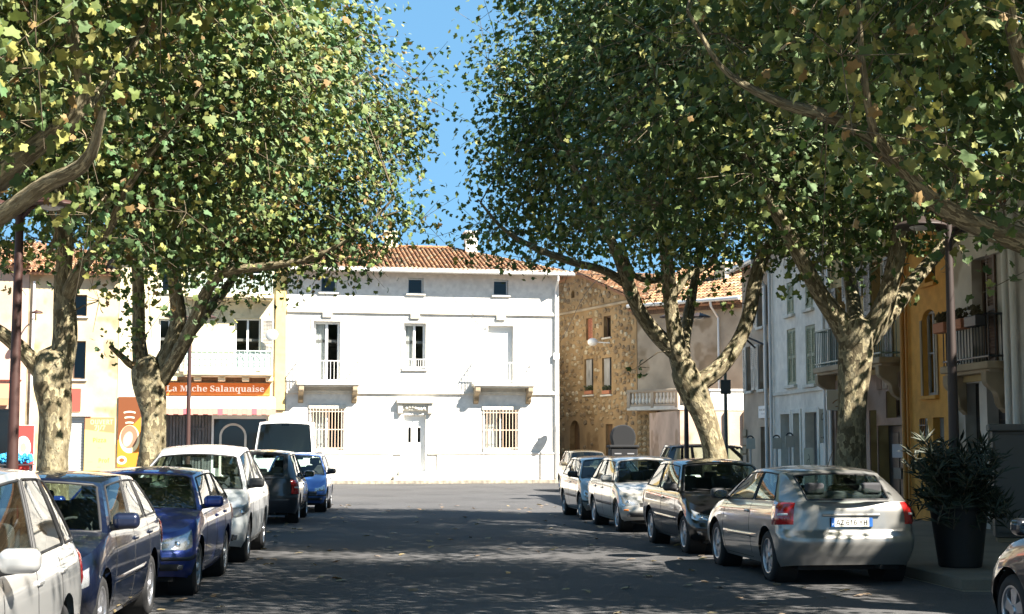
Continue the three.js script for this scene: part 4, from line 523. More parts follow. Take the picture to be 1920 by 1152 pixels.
// ---------------------------------------------------------------- plane trees
const V3 = (x, y, z) => new THREE.Vector3(x, y, z);
function limbGeo(pts, seed, sides = 10) {            // tapered, slightly lumpy tube through [x, y, z, r]
  const R = rngOf(seed), c = new THREE.CatmullRomCurve3(pts.map(p => V3(p[0], p[1], p[2]))), seg = Math.max(4, pts.length * 4), fr = c.computeFrenetFrames(seg, false), pos = [], uv = [], idx = [], len = c.getLength();
  const ph = R() * 9; for (let i = 0; i <= seg; i++) {
    const t = i / seg, tt = c.getUtoTmapping(t), p = c.getPoint(tt), f = tt * (pts.length - 1), k = Math.min(pts.length - 2, Math.floor(f)), r = lerp(pts[k][3], pts[k + 1][3], f - k);
    for (let j = 0; j <= sides; j++) { const a = j / sides * Math.PI * 2, q = r * (1 + 0.09 * Math.sin(3 * a + ph + t * 7) + 0.06 * Math.sin(2 * a - t * 13 + ph)), d = fr.normals[Math.min(i, seg)].clone().multiplyScalar(Math.cos(a) * q).addScaledVector(fr.binormals[Math.min(i, seg)], Math.sin(a) * q); pos.push(p.x + d.x, p.y + d.y, p.z + d.z); uv.push(2 * j / sides, t * len / 1.3 + ph); }
  }
  for (let i = 0; i < seg; i++) for (let j = 0; j < sides; j++) { const a = i * (sides + 1) + j, b = a + sides + 1; idx.push(a, b, a + 1, b, b + 1, a + 1); }
  const g = new THREE.BufferGeometry(); g.setAttribute('position', new THREE.Float32BufferAttribute(pos, 3)); g.setAttribute('uv', new THREE.Float32BufferAttribute(uv, 2)); g.setIndex(idx); g.computeVertexNormals();
  const n = g.attributes.normal; for (let i = 0; i <= seg; i++) { const a = i * (sides + 1), b = a + sides; for (let k = 0; k < 3; k++) { const m = (n.getComponent(a, k) + n.getComponent(b, k)) / 2; n.setComponent(a, k, m); n.setComponent(b, k, m); } }
  return plain(g);
}
const leafGeo = (() => {                  // five-lobed leaf, one unit across, folded a little along its midrib
  const o = [[-90, 0.12], [-35, 0.40], [-8, 0.52], [14, 0.40], [40, 0.60], [64, 0.45], [90, 0.66], [116, 0.45], [140, 0.60], [166, 0.40], [188, 0.52], [215, 0.40]], pos = [], uv = [];
  const P = o.map(([a, r]) => { const x = r * Math.cos(a * Math.PI / 180), y = r * Math.sin(a * Math.PI / 180); return [x, y, -0.35 * x * x - 0.12 * y * y]; });
  for (let i = 0; i < P.length; i++) { const q = P[(i + 1) % P.length]; for (const v of [[0, 0, 0.03], P[i], q]) { pos.push(...v); uv.push(v[0] + 0.5, v[1] + 0.5); } }
  const g = new THREE.BufferGeometry(); g.setAttribute('position', new THREE.Float32BufferAttribute(pos, 3)); g.setAttribute('uv', new THREE.Float32BufferAttribute(uv, 2)); g.computeVertexNormals(); return g;
})();
const LEAF = { color: 0xffffff, roughness: 0.75, transmission: 0.3, thickness: 0, side: THREE.DoubleSide };
const leafMat = new THREE.MeshPhysicalMaterial(LEAF);
function leafTone(R, y = 0) { const t = R() - y, s = 0.75 + 0.5 * R(); const c = t < 0.46 ? [0.050, 0.100, 0.018] : t < 0.78 ? [0.120, 0.168, 0.028] : t < 0.94 ? [0.235, 0.235, 0.048] : t < 0.985 ? [0.22, 0.135, 0.04] : [0.06, 0.14, 0.04]; return c.map(v => v * s); }  // leaf hues; the extra yellow on left trees also paints in sunlit specks
const leafTones = Array.from({ length: 12 }, (_, i) => new THREE.MeshPhysicalMaterial({ ...LEAF, color: new THREE.Color().setRGB(...leafTone(rngOf(300 + i))) }));
function n3(x, y, z, s) { return (Math.sin(x * 1.3 + s) * Math.sin(y * 1.7 + s * 2.1) + Math.sin(z * 1.5 - s) * Math.sin(x * 0.9 + z * 0.7 + s * 0.7) + Math.sin(y * 2.3 + x * 0.8 - s)) / 3; }
const gc2 = R => clamp(gauss(R), -1.75, 1.75);
const OPEN = [[-7.03, 2.0, -23], [-7.61, 2.2, -31.5], [4.0, 2.3, -30.5]].map(p => V3(...p));   // open gaps in the crowns through which the sun reaches these trunks
const inGap = p => OPEN.some(o => { const d = p.clone().sub(o), t = d.dot(SUN); return t > 0 && d.addScaledVector(SUN, -t).length() < 1.05; });
const camFwd = V3(0, Math.sin(Math.atan(262 / 2800)), -Math.cos(Math.atan(262 / 2800)));
function planeTree(label, x, z, o) {
  const g = thing('plane_tree', label, 'tree', x, z, 0, 'plane trees lining the street'), R = rngOf(o.seed), samples = [];
  const [trunk, ...limbs] = o.limbs, tt = trunk[trunk.length - 1]; mesh('trunk', limbGeo([...trunk.map((q, i) => [q[0], q[1], q[2], q[3] * (i ? 0.87 : 0.95)]), [tt[0], tt[1] + 0.22, tt[2], tt[3] * 0.72], [tt[0], tt[1] + 0.34, tt[2], 0.02]], o.seed + 1, 14), MAT.bark, g);
  limbs.forEach((l, i) => { mesh('limb', limbGeo(l.map(q => [q[0], q[1], q[2], q[3] * 0.88]), o.seed + 2 + i, 9), MAT.bark, g); const c = new THREE.CatmullRomCurve3(l.map(p => V3(p[0], p[1], p[2]))); for (let k = 2; k <= 12; k++) samples.push([c.getPoint(k / 12), lerp(l[0][3], l[l.length - 1][3], k / 12)]); });
  const C = o.crown, clumps = []; let guard = 0;
  while (clumps.length < o.clumps && guard++ < o.clumps * 40) {
    const d = V3(gauss(R), gauss(R), gauss(R)).normalize(), rad = Math.pow(lerp(0.12, 1, R()), 0.45), p = V3(C.x + d.x * rad * C.rx, C.y + d.y * rad * C.ry, C.z + d.z * rad * C.rz);
    const b = 1 + 0.22 * n3(d.x * 3, d.y * 3, d.z * 3, o.seed); p.x = C.x + (p.x - C.x) * b; p.y = C.y + (p.y - C.y) * b; p.z = C.z + (p.z - C.z) * b;
    const hd = Math.hypot((p.x - C.x) / C.rx, (p.z - C.z) / C.rz), floor = C.low + (C.sag || 0) * Math.pow(hd, 2) + 0.4 * n3(p.x, 0, p.z, o.seed + 4);
    if (p.y < floor) continue; if (n3(p.x * 1.1, p.y * 1.1, p.z * 1.1, o.seed + 9) < -0.36) continue; if (inGap(V3(p.x + x, p.y, p.z + z))) continue;
    clumps.push([p, 0.36 + 0.22 * R(), o.per * (0.6 + 0.8 * R()) | 0]);
  }
  for (const e of o.extra || []) clumps.push([V3(e[0], e[1], e[2]), e[3], e[4]]);
  // twigs from the limbs into the clumps
  const tw = []; for (const [p, s] of clumps) {
    let best = null, bd = 1e9; for (const q of samples) { const dd = q[0].distanceTo(p) + Math.max(0, q[0].y - p.y) * 0.8; if (dd < bd) { bd = dd; best = q; } }
    if (bd < 0.3) continue; const a = best[0], m = a.clone().lerp(p, 0.5).add(V3(0, 0.12 * bd, 0)).add(V3(gauss(R), gauss(R), gauss(R)).multiplyScalar(0.08 * bd)), r0 = Math.min(best[1] * 0.6, 0.010 + 0.006 * bd, 0.026);
    tw.push(plain(rod(a.toArray(), m.toArray(), r0, 4, r0 * 0.7)), plain(rod(m.toArray(), p.toArray(), r0 * 0.7, 4, r0 * 0.35)));
    for (let k = 0; k < 6; k++) { const e = p.clone().add(V3(gauss(R), gauss(R), gauss(R)).multiplyScalar(s * 1.1)); tw.push(plain(rod(p.toArray(), e.toArray(), 0.007, 3, 0.004))); }
    if (samples.length < 1500) samples.push([m, r0 * 0.8], [p, r0 * 0.5]);
  }
  const twm = mesh('twigs', mergeGeometries(tw), MAT.twig, g); twm.userData.kind = 'stuff';
  // leaves
  const M = [], col = [], seen = [], q = new THREE.Quaternion(), up = V3(0, 0, 1);
  for (const [p, s, n] of clumps) for (let i = 0; i < n; i++) {
    const l = p.clone().add(V3(gc2(R) * s, gc2(R) * s * 0.85, gc2(R) * s)), out = l.clone().sub(V3(C.x, C.y - 1, C.z)).normalize();
    const nn = V3(gauss(R) * 0.7, 0.45 + gauss(R) * 0.6, gauss(R) * 0.7).addScaledVector(out, 0.7).normalize(); q.setFromUnitVectors(up, nn);
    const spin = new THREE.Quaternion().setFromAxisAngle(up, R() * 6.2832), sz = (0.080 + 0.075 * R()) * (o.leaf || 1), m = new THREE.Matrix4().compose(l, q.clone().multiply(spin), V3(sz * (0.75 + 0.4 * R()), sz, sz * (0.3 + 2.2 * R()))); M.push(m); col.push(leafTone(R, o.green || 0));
    const wx = l.x + x, wy = l.y - 1.67, wz = l.z + z, f = wy * camFwd.y + wz * camFwd.z; seen.push(f > 2 && Math.abs(wx / f) < 0.34 && Math.abs((wy * -camFwd.z + wz * camFwd.y) / f) < 0.204 ? Math.hypot(wx, wy, wz) : 1e9);
  }
  const near = new Set(); if (o.single) M.map((_, i) => i).filter(i => seen[i] < 1e8).sort((a, b) => seen[a] - seen[b]).slice(0, o.single).forEach(i => near.add(i));
  const im = new THREE.InstancedMesh(leafGeo, leafMat, M.length - near.size); im.name = 'crown'; im.castShadow = im.receiveShadow = true; im.userData.kind = 'stuff'; let k = 0; const cc = new THREE.Color();
  M.forEach((m, i) => { if (near.has(i)) { const L = mesh('leaf', leafGeo, leafTones[i % 12], g); m.decompose(L.position, L.quaternion, L.scale); } else { im.setMatrixAt(k, m); im.setColorAt(k, cc.setRGB(...col[i])); k++; } });
  g.add(im); return g;
}
const stem = (h, r) => [[0, 0, 0, r * 1.35], [0.02, h * 0.3, 0, r * 1.05], [0, h * 0.7, 0, r], [0, h, 0, r * 1.15]];
planeTree('leaning plane tree with pale lower trunk behind the parked silver hatchback', 4.28, -30.5, { seed: 11, green: 0.10, clumps: 420, per: 112, crown: { x: -0.5, y: 8.7, z: 0, rx: 4.9, ry: 4.3, rz: 4.2, low: 5.85, sag: -0.4 }, single: 120,
  extra: [[0.174, 5.618, -0.523, 0.218, 22], [-4.009, 5.356, 1.394, 0.305, 40], [-0.61, 4.746, -0.087, 0.105, 6], [-1.394, 4.572, 0.261, 0.105, 8], [-1.743, 3.265, 0.523, 0.122, 7], [0.218, 4.572, -0.261, 0.105, 6]],
  limbs: [[[0, 0.02, 0, 0.382], [-0.113, 0.999, 0, 0.295], [-0.174, 1.592, 0, 0.272], [-0.383, 2.297, 0, 0.283], [-0.575, 2.785, 0, 0.315], [-0.723, 3.169, 0, 0.315]],
    [[-0.706, 3.038, 0, 0.25], [-0.871, 3.552, 0, 0.24], [-0.967, 4.154, 0, 0.196], [-1.037, 4.703, 0, 0.174], [-1.107, 5.321, 0.349, 0.151], [-1.264, 6.036, 0.697, 0.117], [-1.542, 6.986, 0.871, 0.079], [-1.804, 8.066, 0.871, 0.048]],
    [[-0.837, 3.552, 0, 0.218], [-1.307, 3.953, 0, 0.185], [-1.673, 4.398, 0.261, 0.173], [-1.908, 4.868, 0.523, 0.16], [-2.161, 5.469, 0.871, 0.127], [-2.527, 6.184, 1.133, 0.094], [-3.015, 7.099, 1.394, 0.063], [-3.442, 7.988, 1.743, 0.036]],
    [[-1.952, 4.947, 0.523, 0.118], [-2.466, 5.191, 0.871, 0.1], [-3.067, 5.295, 1.22, 0.084], [-3.756, 5.53, 1.394, 0.068], [-4.436, 5.931, 1.394, 0.047], [-4.906, 6.48, 1.307, 0.026]],
    [[-0.575, 2.899, 0, 0.218], [-0.052, 3.256, -0.174, 0.197], [0.383, 3.788, -0.349, 0.187], [0.645, 4.389, -0.436, 0.177], [0.784, 5.034, -0.523, 0.166], [1.02, 5.67, -0.697, 0.145], [1.656, 6.289, -1.046, 0.112], [2.484, 7.212, -1.743, 0.08], [3.189, 8.371, -2.179, 0.047]],
    [[-1.011, 4.703, 0, 0.098], [-0.601, 5.225, -0.261, 0.083], [-0.148, 5.443, -0.523, 0.072], [0.061, 5.783, -0.697, 0.061], [0.479, 6.602, -0.871, 0.039]],
    [[-1.054, 5.138, 0, 0.087], [-1.508, 5.042, 0.261, 0.071], [-1.804, 5.156, 0.349, 0.059], [-2.057, 5.966, 0.436, 0.037]],
    [[-0.732, 3.169, 0, 0.185], [-0.61, 3.892, -1.046, 0.146], [-0.296, 5.147, -2.091, 0.117], [0.218, 6.96, -3.137, 0.072]]] });
planeTree('upright plane tree forking in front of the balcony house on right', 5.3, -23.5, { seed: 23, green: 0.14, clumps: 400, per: 104, crown: { x: -0.6, y: 8.2, z: 0.2, rx: 4.2, ry: 4.2, rz: 4.0, low: 4.55, sag: 0.2 }, single: 150,
  extra: [[-0.855, 4.174, 0.342, 0.171, 16], [-0.513, 4.516, 0.769, 0.214, 26], [-1.111, 4.857, 1.025, 0.299, 44], [1.367, 4.857, 1.196, 0.299, 44], [-0.171, 5.028, 0.684, 0.256, 36], [-0.299, 3.832, 0.171, 0.085, 6]],
  limbs: [[[0, 0, 0, 0.327], [0.009, 0.909, 0, 0.285], [0.009, 1.567, 0, 0.268], [0.051, 2.49, 0, 0.268], [0.128, 3.071, 0, 0.294], [0.171, 3.413, 0, 0.319]],
    [[0.111, 3.242, 0, 0.218], [-0.145, 3.67, 0, 0.193], [-0.461, 4.02, 0.256, 0.166], [-0.752, 4.456, 0.513, 0.139], [-1.094, 4.986, 0.855, 0.114], [-1.47, 5.507, 1.196, 0.088], [-1.854, 6.208, 1.367, 0.059], [-2.171, 7.002, 1.453, 0.035]],
    [[0.214, 3.285, 0, 0.226], [0.53, 3.747, 0, 0.193], [0.726, 4.345, 0, 0.176], [0.82, 4.96, 0.171, 0.15], [0.855, 5.481, 0.342, 0.124], [0.778, 6.131, 0.513, 0.098], [0.829, 6.934, 0.684, 0.065], [0.974, 7.823, 0.855, 0.037]],
    [[0.291, 3.328, 0, 0.167], [0.949, 3.943, -0.684, 0.156], [1.461, 4.481, -1.196, 0.141], [2.051, 5.037, -1.709, 0.117], [2.846, 5.797, -2.136, 0.082], [3.76, 6.72, -2.564, 0.046]],
    [[0.162, 3.328, 0, 0.151], [0.393, 4.131, -1.282, 0.132], [0.53, 5.157, -2.222, 0.11], [0.812, 6.498, -2.905, 0.071], [1.051, 7.883, -3.418, 0.038]]] });
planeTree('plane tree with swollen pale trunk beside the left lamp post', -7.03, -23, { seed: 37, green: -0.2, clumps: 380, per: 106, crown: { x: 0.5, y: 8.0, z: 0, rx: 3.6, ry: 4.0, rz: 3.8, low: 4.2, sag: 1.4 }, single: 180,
  extra: [[0.304, 4.56, 0.347, 0.304, 36], [0.781, 4.473, 0.781, 0.217, 26], [-0.781, 4.56, 0.521, 0.347, 40], [0.651, 3.909, 0.087, 0.139, 10], [2.257, 5.081, 1.389, 0.347, 50], [1.475, 4.734, 1.042, 0.347, 50]],
  limbs: [[[0, 0.02, 0, 0.345], [-0.009, 0.924, 0, 0.296], [-0.017, 1.575, 0, 0.271], [-0.017, 2.147, 0, 0.263], [-0.078, 2.633, 0, 0.329], [-0.069, 2.885, 0, 0.353]],
    [[-0.191, 2.729, 0, 0.164], [-0.391, 3.05, 0.174, 0.139], [-0.668, 3.336, 0.347, 0.122], [-1.111, 3.658, 0.521, 0.104], [-1.71, 4.369, 0.694, 0.072], [-2.231, 5.15, 0.868, 0.04]],
    [[0.017, 2.798, 0, 0.222], [0.104, 3.293, 0, 0.197], [0.104, 3.788, 0, 0.189], [0.069, 4.291, 0, 0.164], [0.139, 4.847, 0.174, 0.13], [0.069, 5.498, 0.26, 0.106], [-0.069, 6.313, 0.347, 0.073], [-0.191, 7.207, 0.434, 0.04]],
    [[0.113, 3.953, 0, 0.131], [0.434, 4.369, 0.347, 0.114], [0.79, 4.742, 0.608, 0.096], [1.085, 5.15, 0.868, 0.079], [1.415, 5.671, 1.128, 0.062], [1.935, 6.261, 1.389, 0.043], [2.508, 6.938, 1.562, 0.027]],
    [[0.043, 3.458, 0, 0.099], [-0.078, 4.039, -0.868, 0.085], [0.052, 4.821, -1.562, 0.07], [0.512, 5.801, -2.083, 0.045]],
    [[-0.139, 4.69, 0.087, 0.057], [0.104, 4.959, 0.521, 0.052], [0.087, 5.237, 0.868, 0.04]]] });
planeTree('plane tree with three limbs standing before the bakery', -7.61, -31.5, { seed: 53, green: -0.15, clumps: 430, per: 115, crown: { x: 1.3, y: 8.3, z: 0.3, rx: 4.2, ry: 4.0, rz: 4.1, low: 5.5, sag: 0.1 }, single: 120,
  extra: [[4.2, 6.0, 1.9, 0.5, 90], [5.0, 6.5, 2.0, 0.5, 90], [5.4, 7.2, 2.0, 0.5, 80], [4.6, 7.4, 1.5, 0.5, 90], [3.2, 5.8, 1.6, 0.45, 80], [5.2, 8.2, 1.5, 0.5, 80], [4.4, 5.5, 1.9, 0.35, 45], [5.8, 6.2, 2.0, 0.35, 40], [-0.681, 3.739, 0.426, 0.238, 34], [-0.341, 3.994, 0.255, 0.17, 22], [-0.298, 4.76, 0.17, 0.255, 30], [1.618, 4.675, 0.511, 0.298, 44], [2.128, 4.76, 0.596, 0.238, 28], [1.192, 4.505, 0.341, 0.17, 18], [3.916, 5.356, 1.873, 0.341, 50], [4.768, 5.782, 2.043, 0.341, 50], [5.364, 6.208, 2.043, 0.341, 40], [0.255, 5.271, 0.341, 0.255, 30]],
  limbs: [[[-0.026, 0.01, 0, 0.405], [-0.017, 0.98, 0, 0.337], [0.017, 1.534, 0, 0.315], [0.043, 2.317, 0, 0.304], [-0.043, 2.99, 0, 0.371], [-0.068, 3.271, 0, 0.382]],
    [[-0.204, 3.16, 0, 0.225], [-0.306, 3.892, 0, 0.169], [-0.332, 4.573, 0, 0.158], [-0.298, 5.339, 0.255, 0.134], [-0.366, 6.216, 0.426, 0.1], [-0.519, 7.34, 0.511, 0.066], [-0.553, 8.438, 0.681, 0.038]],
    [[0.094, 3.16, 0, 0.225], [0.375, 3.781, 0, 0.203], [0.536, 4.343, 0, 0.192], [0.494, 4.948, 0.17, 0.168], [0.434, 5.552, 0.341, 0.145], [0.349, 6.335, 0.426, 0.111], [0.434, 7.451, 0.511, 0.072], [0.673, 8.557, 0.681, 0.044]],
    [[0.187, 3.049, 0, 0.192], [0.673, 3.705, 0.341, 0.167], [1.064, 4.343, 0.681, 0.154], [1.311, 4.88, 0.851, 0.142], [1.686, 5.203, 1.107, 0.119], [2.648, 5.297, 1.532, 0.091], [3.661, 5.45, 1.873, 0.064], [4.631, 5.986, 2.043, 0.042], [5.27, 6.616, 2.128, 0.026]],
    [[0.749, 3.866, 0.341, 0.112], [0.971, 4.522, -0.681, 0.126], [1.32, 5.305, -1.532, 0.106], [1.984, 6.753, -2.384, 0.072], [2.648, 8.311, -2.724, 0.043]],
    [[-0.383, 3.33, 0, 0.09], [-0.613, 3.586, 0.341, 0.072], [-0.766, 3.747, 0.511, 0.049]]] });
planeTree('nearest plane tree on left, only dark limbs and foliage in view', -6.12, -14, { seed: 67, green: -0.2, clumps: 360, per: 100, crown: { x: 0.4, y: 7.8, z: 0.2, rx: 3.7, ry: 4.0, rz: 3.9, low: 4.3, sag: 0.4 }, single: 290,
  limbs: [stem(3.4, 0.36), [[0, 3.009, 0, 0.263], [0.787, 3.621, 0, 0.228], [1.164, 4.129, 0, 0.14], [1.724, 4.47, 0.35, 0.112], [2.109, 4.706, 0.525, 0.102], [2.179, 5.056, 0.612, 0.081], [2.065, 5.581, 0.7, 0.062], [2.021, 6.412, 0.875, 0.038]],
    [[0, 3.096, 0, 0.245], [0.7, 3.446, 0.175, 0.175], [1.531, 3.691, 0.875, 0.103], [2.065, 3.936, 1.225, 0.082], [2.529, 4.076, 1.575, 0.067], [2.75, 4.45, 1.9, 0.03]],
    [[2.117, 4.654, 0.525, 0.063], [2.205, 5.109, 0, 0.05], [2.415, 5.774, -0.525, 0.037], [2.634, 6.544, -0.875, 0.024]],
    [[0, 3.096, 0, 0.228], [-0.7, 4.234, -0.525, 0.175], [-1.575, 5.634, -1.05, 0.088], [-2.275, 6.859, -1.4, 0.044]], [[0, 3.096, 0, 0.21], [0.175, 4.409, -1.05, 0.158], [0.525, 5.984, -2.1, 0.07]]] });
planeTree('nearest plane tree on right, only a thick dark limb and foliage in view', 6.15, -14.3, { seed: 79, green: 0.10, clumps: 330, per: 100, crown: { x: -0.8, y: 7.9, z: 0.2, rx: 4.2, ry: 4.2, rz: 3.9, low: 4.1, sag: 0.3 }, single: 290,
  extra: [[-1.993, 4.209, 0.52, 0.26, 30], [-1.473, 3.949, 0.26, 0.217, 20], [-1.04, 3.949, 0.173, 0.26, 26], [-2.687, 4.469, 0.693, 0.26, 30]],
  limbs: [stem(3.4, 0.36), [[0, 2.996, 0, 0.26], [-0.433, 3.429, 0, 0.225], [-1.213, 3.646, 0.087, 0.137], [-1.846, 3.837, 0.26, 0.12], [-2.245, 4.027, 0.433, 0.104], [-2.583, 4.322, 0.607, 0.093], [-3.059, 4.634, 0.78, 0.077], [-3.727, 4.799, 0.953, 0.057], [-4.238, 5.05, 1.127, 0.033], [-4.585, 5.544, 1.3, 0.018]],
    [[-2.539, 4.279, 0.607, 0.059], [-2.947, 4.478, 1.3, 0.047], [-3.111, 4.963, 1.647, 0.031], [-3.181, 5.665, 1.82, 0.02]],
    [[0, 3.083, 0, 0.225], [-0.173, 4.036, 0.52, 0.191], [-1.309, 4.747, 0.953, 0.095], [-1.69, 5.345, 1.3, 0.069], [-1.811, 6.307, 1.473, 0.042]],
    [[0, 3.083, 0, 0.225], [0.693, 4.209, -0.52, 0.173], [1.56, 5.596, -1.04, 0.087], [2.253, 6.809, -1.387, 0.043]]] });
for (const [x, z, seed, l] of [[-5.2, -5, 91, 'plane tree standing left of the camera, out of view'], [7.0, -5.2, 97, 'plane tree standing right of the camera, out of view'], [7.9, 4, 103, 'plane tree behind the camera on right, out of view'], [-4.4, 4.2, 109, 'plane tree behind the camera on left, out of view'], [-3.8, 13, 113, 'farther plane tree behind the camera on left, out of view'], [8.6, 13, 127, 'farther plane tree behind the camera on right, out of view']])
  planeTree(l, x, z, { seed, clumps: 85, per: 44, leaf: 1.2, crown: { x: 0, y: 8.2, z: 0, rx: 4.2, ry: 3.4, rz: 4.2, low: 5.6, sag: 0.2 }, limbs: [stem(3.5, 0.36), ...[0, 1.089, 1.733, 2.6].map(i => { const a = i * 1.57 + seed; return [[0, 3.083, 0, 0.225], [0.7 * Math.cos(a), 4.6, 0.7 * Math.sin(a), 0.2], [1.7 * Math.cos(a), 6.3, 1.7 * Math.sin(a), 0.11], [2.7 * Math.cos(a + 0.3), 7.8, 2.7 * Math.sin(a + 0.3), 0.05]]; })] });
{ // fallen leaves on the road
  const R = rngOf(17), im = new THREE.InstancedMesh(leafGeo, leafMat, 260); im.name = 'fallen_leaves'; im.userData = { kind: 'stuff', label: 'dry plane leaves scattered on the asphalt', category: 'leaves' }; im.castShadow = im.receiveShadow = true; const q = new THREE.Quaternion(), c = new THREE.Color();
  for (let i = 0; i < 260; i++) { const d = 9 + R() * 34, side = R(); const x = side < 0.35 ? -2.4 - 0.07 * d - R() * 1.3 : side < 0.6 ? 3.8 - 0.1 * d + R() * 2 : lerp(-3 - 0.06 * d, 4.5 - 0.1 * d, R()); q.setFromEuler(new THREE.Euler(-Math.PI / 2 + (R() - 0.5) * 0.5, (R() - 0.5) * 0.5, R() * 6.28)); const s = 0.09 + 0.08 * R(); im.setMatrixAt(i, new THREE.Matrix4().compose(V3(x, 0.028, -d), q, V3(s, s, s))); im.setColorAt(i, c.setRGB(...(R() < 0.6 ? [0.22, 0.13, 0.055] : [0.30, 0.22, 0.08]))); }
  scene.add(im);
}
// ---------------------------------------------------------------- lamp posts, bollards, bins, planter
function lampPost(label, x, z, turn, h, mat, y = 0) {
  const g = thing('street_lamp', label, 'street lamp', x, z, turn, 'street lamps with dish heads', y);
  mesh('pole', new THREE.LatheGeometry([[0.001, 0], [0.15, 0], [0.15, 0.06], [0.10, 0.12], [0.085, 0.9], [0.078, 1.0], [0.065, 2.5], [0.05, h], [0.001, h + 0.06]].map(([a, b]) => new THREE.Vector2(a, b)), 14), mat, g);
  for (const s of [-1, 1]) {
    mesh('arm', wireGeo([[0, h - 0.22, 0], [0.16 * s, h - 0.06, 0], [0.36 * s, h - 0.02, 0]], 0.028), mat, g);
    const hd = mesh('lamp_head', new THREE.LatheGeometry([[0.001, 0.13], [0.07, 0.125], [0.14, 0.09], [0.26, 0.05], [0.355, 0.005], [0.36, -0.02], [0.34, -0.025], [0.2, -0.005], [0.001, 0]].map(([a, b]) => new THREE.Vector2(a, b)), 26).translate(0.42 * s, h - 0.02, 0), mat, g);
    mesh('lens', new THREE.SphereGeometry(0.15, 16, 6, 0, 6.2832, Math.PI / 2, Math.PI / 2).scale(1, 0.35, 1).translate(0.42 * s, h - 0.035, 0), phys(0.7, 0.7, 0.68, 0.3, { transmission: 0.4, thickness: 0 }), hd);
  }
  return g;
}
lampPost('rust red street lamp post beside the swollen plane tree on left', -6.34, -19, -0.1, 4.65, MAT.lampRust, 0.13);
lampPost('rust red street lamp post before the bakery awning', -9.75, -45, 0.3, 5.6, MAT.lampRust);
lampPost('dark brown street lamp post beside the planter on right', 6.06, -20.5, 0.2, 4.6, MAT.lampDark, 0.13);
lampPost('dark brown street lamp post behind the leaning plane tree', 5.25, -45, 0.05, 5.6, MAT.lampDark);
{ // parking signs and bollards by the right fronts
  const posts = [[6.95, -43.6, 'slim grey parking post beside taupe house corner', 1.75], [7.25, -41.0, 'slim grey parking post before taupe house door', 1.75], [7.35, -39.6, 'slim grey parking post before grey house doors', 1.8]];
  for (const [x, z, l, h] of posts) { const g = thing('parking_post', l, 'post', x, z, 0.1, 'small parking posts on the right pavement', 0.13); mesh('post', new THREE.CylinderGeometry(0.03, 0.035, h, 8).translate(0, h / 2, 0), MAT.galv, g); const p = mesh('plate', metric(rb(-0.13, 0.13, h - 0.28, h + 0.02, 0.03, 0.05, 0.006, 1)), std(0.50, 0.49, 0.44, 0.6), g); mesh('hood', new THREE.TorusGeometry(0.09, 0.02, 6, 12, Math.PI).translate(0, h, 0), MAT.iron, g); }
  const t = thing('tall_post', 'tall dark green post beyond the leaning tree trunk', 'post', 6.7, -46.8, 0); mesh('pole', new THREE.CylinderGeometry(0.05, 0.07, 4.2, 10).translate(0, 2.1, 0), std(0.05, 0.07, 0.06, 0.5), t); mesh('sign', metric(rb(-0.16, 0.16, 3.3, 3.75, 0.05, 0.08, 0.01, 1)), std(0.04, 0.05, 0.05, 0.5), t);
  const b = thing('recycling_bin', 'dark grey rounded top recycling bin before stone house', 'bin', 3.85, -52, 0.05); const s = new THREE.Shape(); s.moveTo(-0.32, 1.6); s.lineTo(0.32, 1.6); s.absarc(0, 1.9, 0.38, -0.3, Math.PI + 0.3, false); s.closePath();
  mesh('body', metric(join([rb(-0.47, 0.47, 0.05, 1.62, -0.42, 0.42, 0.05, 2), rb(-0.52, 0.52, 1.622, 1.72, -0.46, 0.46, 0.03, 1)])), std(0.016, 0.0165, 0.018, 0.95), b); mesh('dome', metric(new THREE.ExtrudeGeometry(s, { depth: 0.5, bevelEnabled: true, bevelSize: 0.04, bevelThickness: 0.04, bevelSegments: 2 }).translate(0, 0.1, -0.25)), std(0.014, 0.0145, 0.016, 0.95), b); for (const x of [-0.22, 0.22]) mesh('slot', metric(rb(x - 0.12, x + 0.12, 1.4, 1.44, 0.421, 0.43, 0.003, 1)), std(0.25, 0.25, 0.26, 0.6), b);
  const c = thing('utility_cabinet', 'tall grey brown utility cabinet at right edge beyond planter', 'cabinet', 8.5, -24.3, -0.25, undefined, 0.13);
  mesh('body', metric(rb(-0.68, 0.68, 0.08, 1.78, -0.3, 0.3, 0.015, 2)), std(0.115, 0.108, 0.10, 0.65, { map: plasterTex }), c); mesh('lid', metric(rb(-0.74, 0.74, 1.785, 1.9, -0.36, 0.36, 0.03, 2)), std(0.13, 0.122, 0.112, 0.65), c); mesh('plinth', metric(rb(-0.64, 0.64, 0, 0.078, -0.27, 0.27, 0.01, 1)), MAT.stoneTrim, c); for (const s2 of [-1, 1]) mesh('door', metric(rb(s2 > 0 ? 0.008 : -0.64, s2 > 0 ? 0.64 : -0.008, 0.16, 1.72, 0.301, 0.322, 0.008, 1)), std(0.115, 0.108, 0.10, 0.6), c); mesh('handle', rod([0.06, 0.85, 0.345], [0.06, 1.05, 0.345], 0.012), MAT.zinc, c);
}
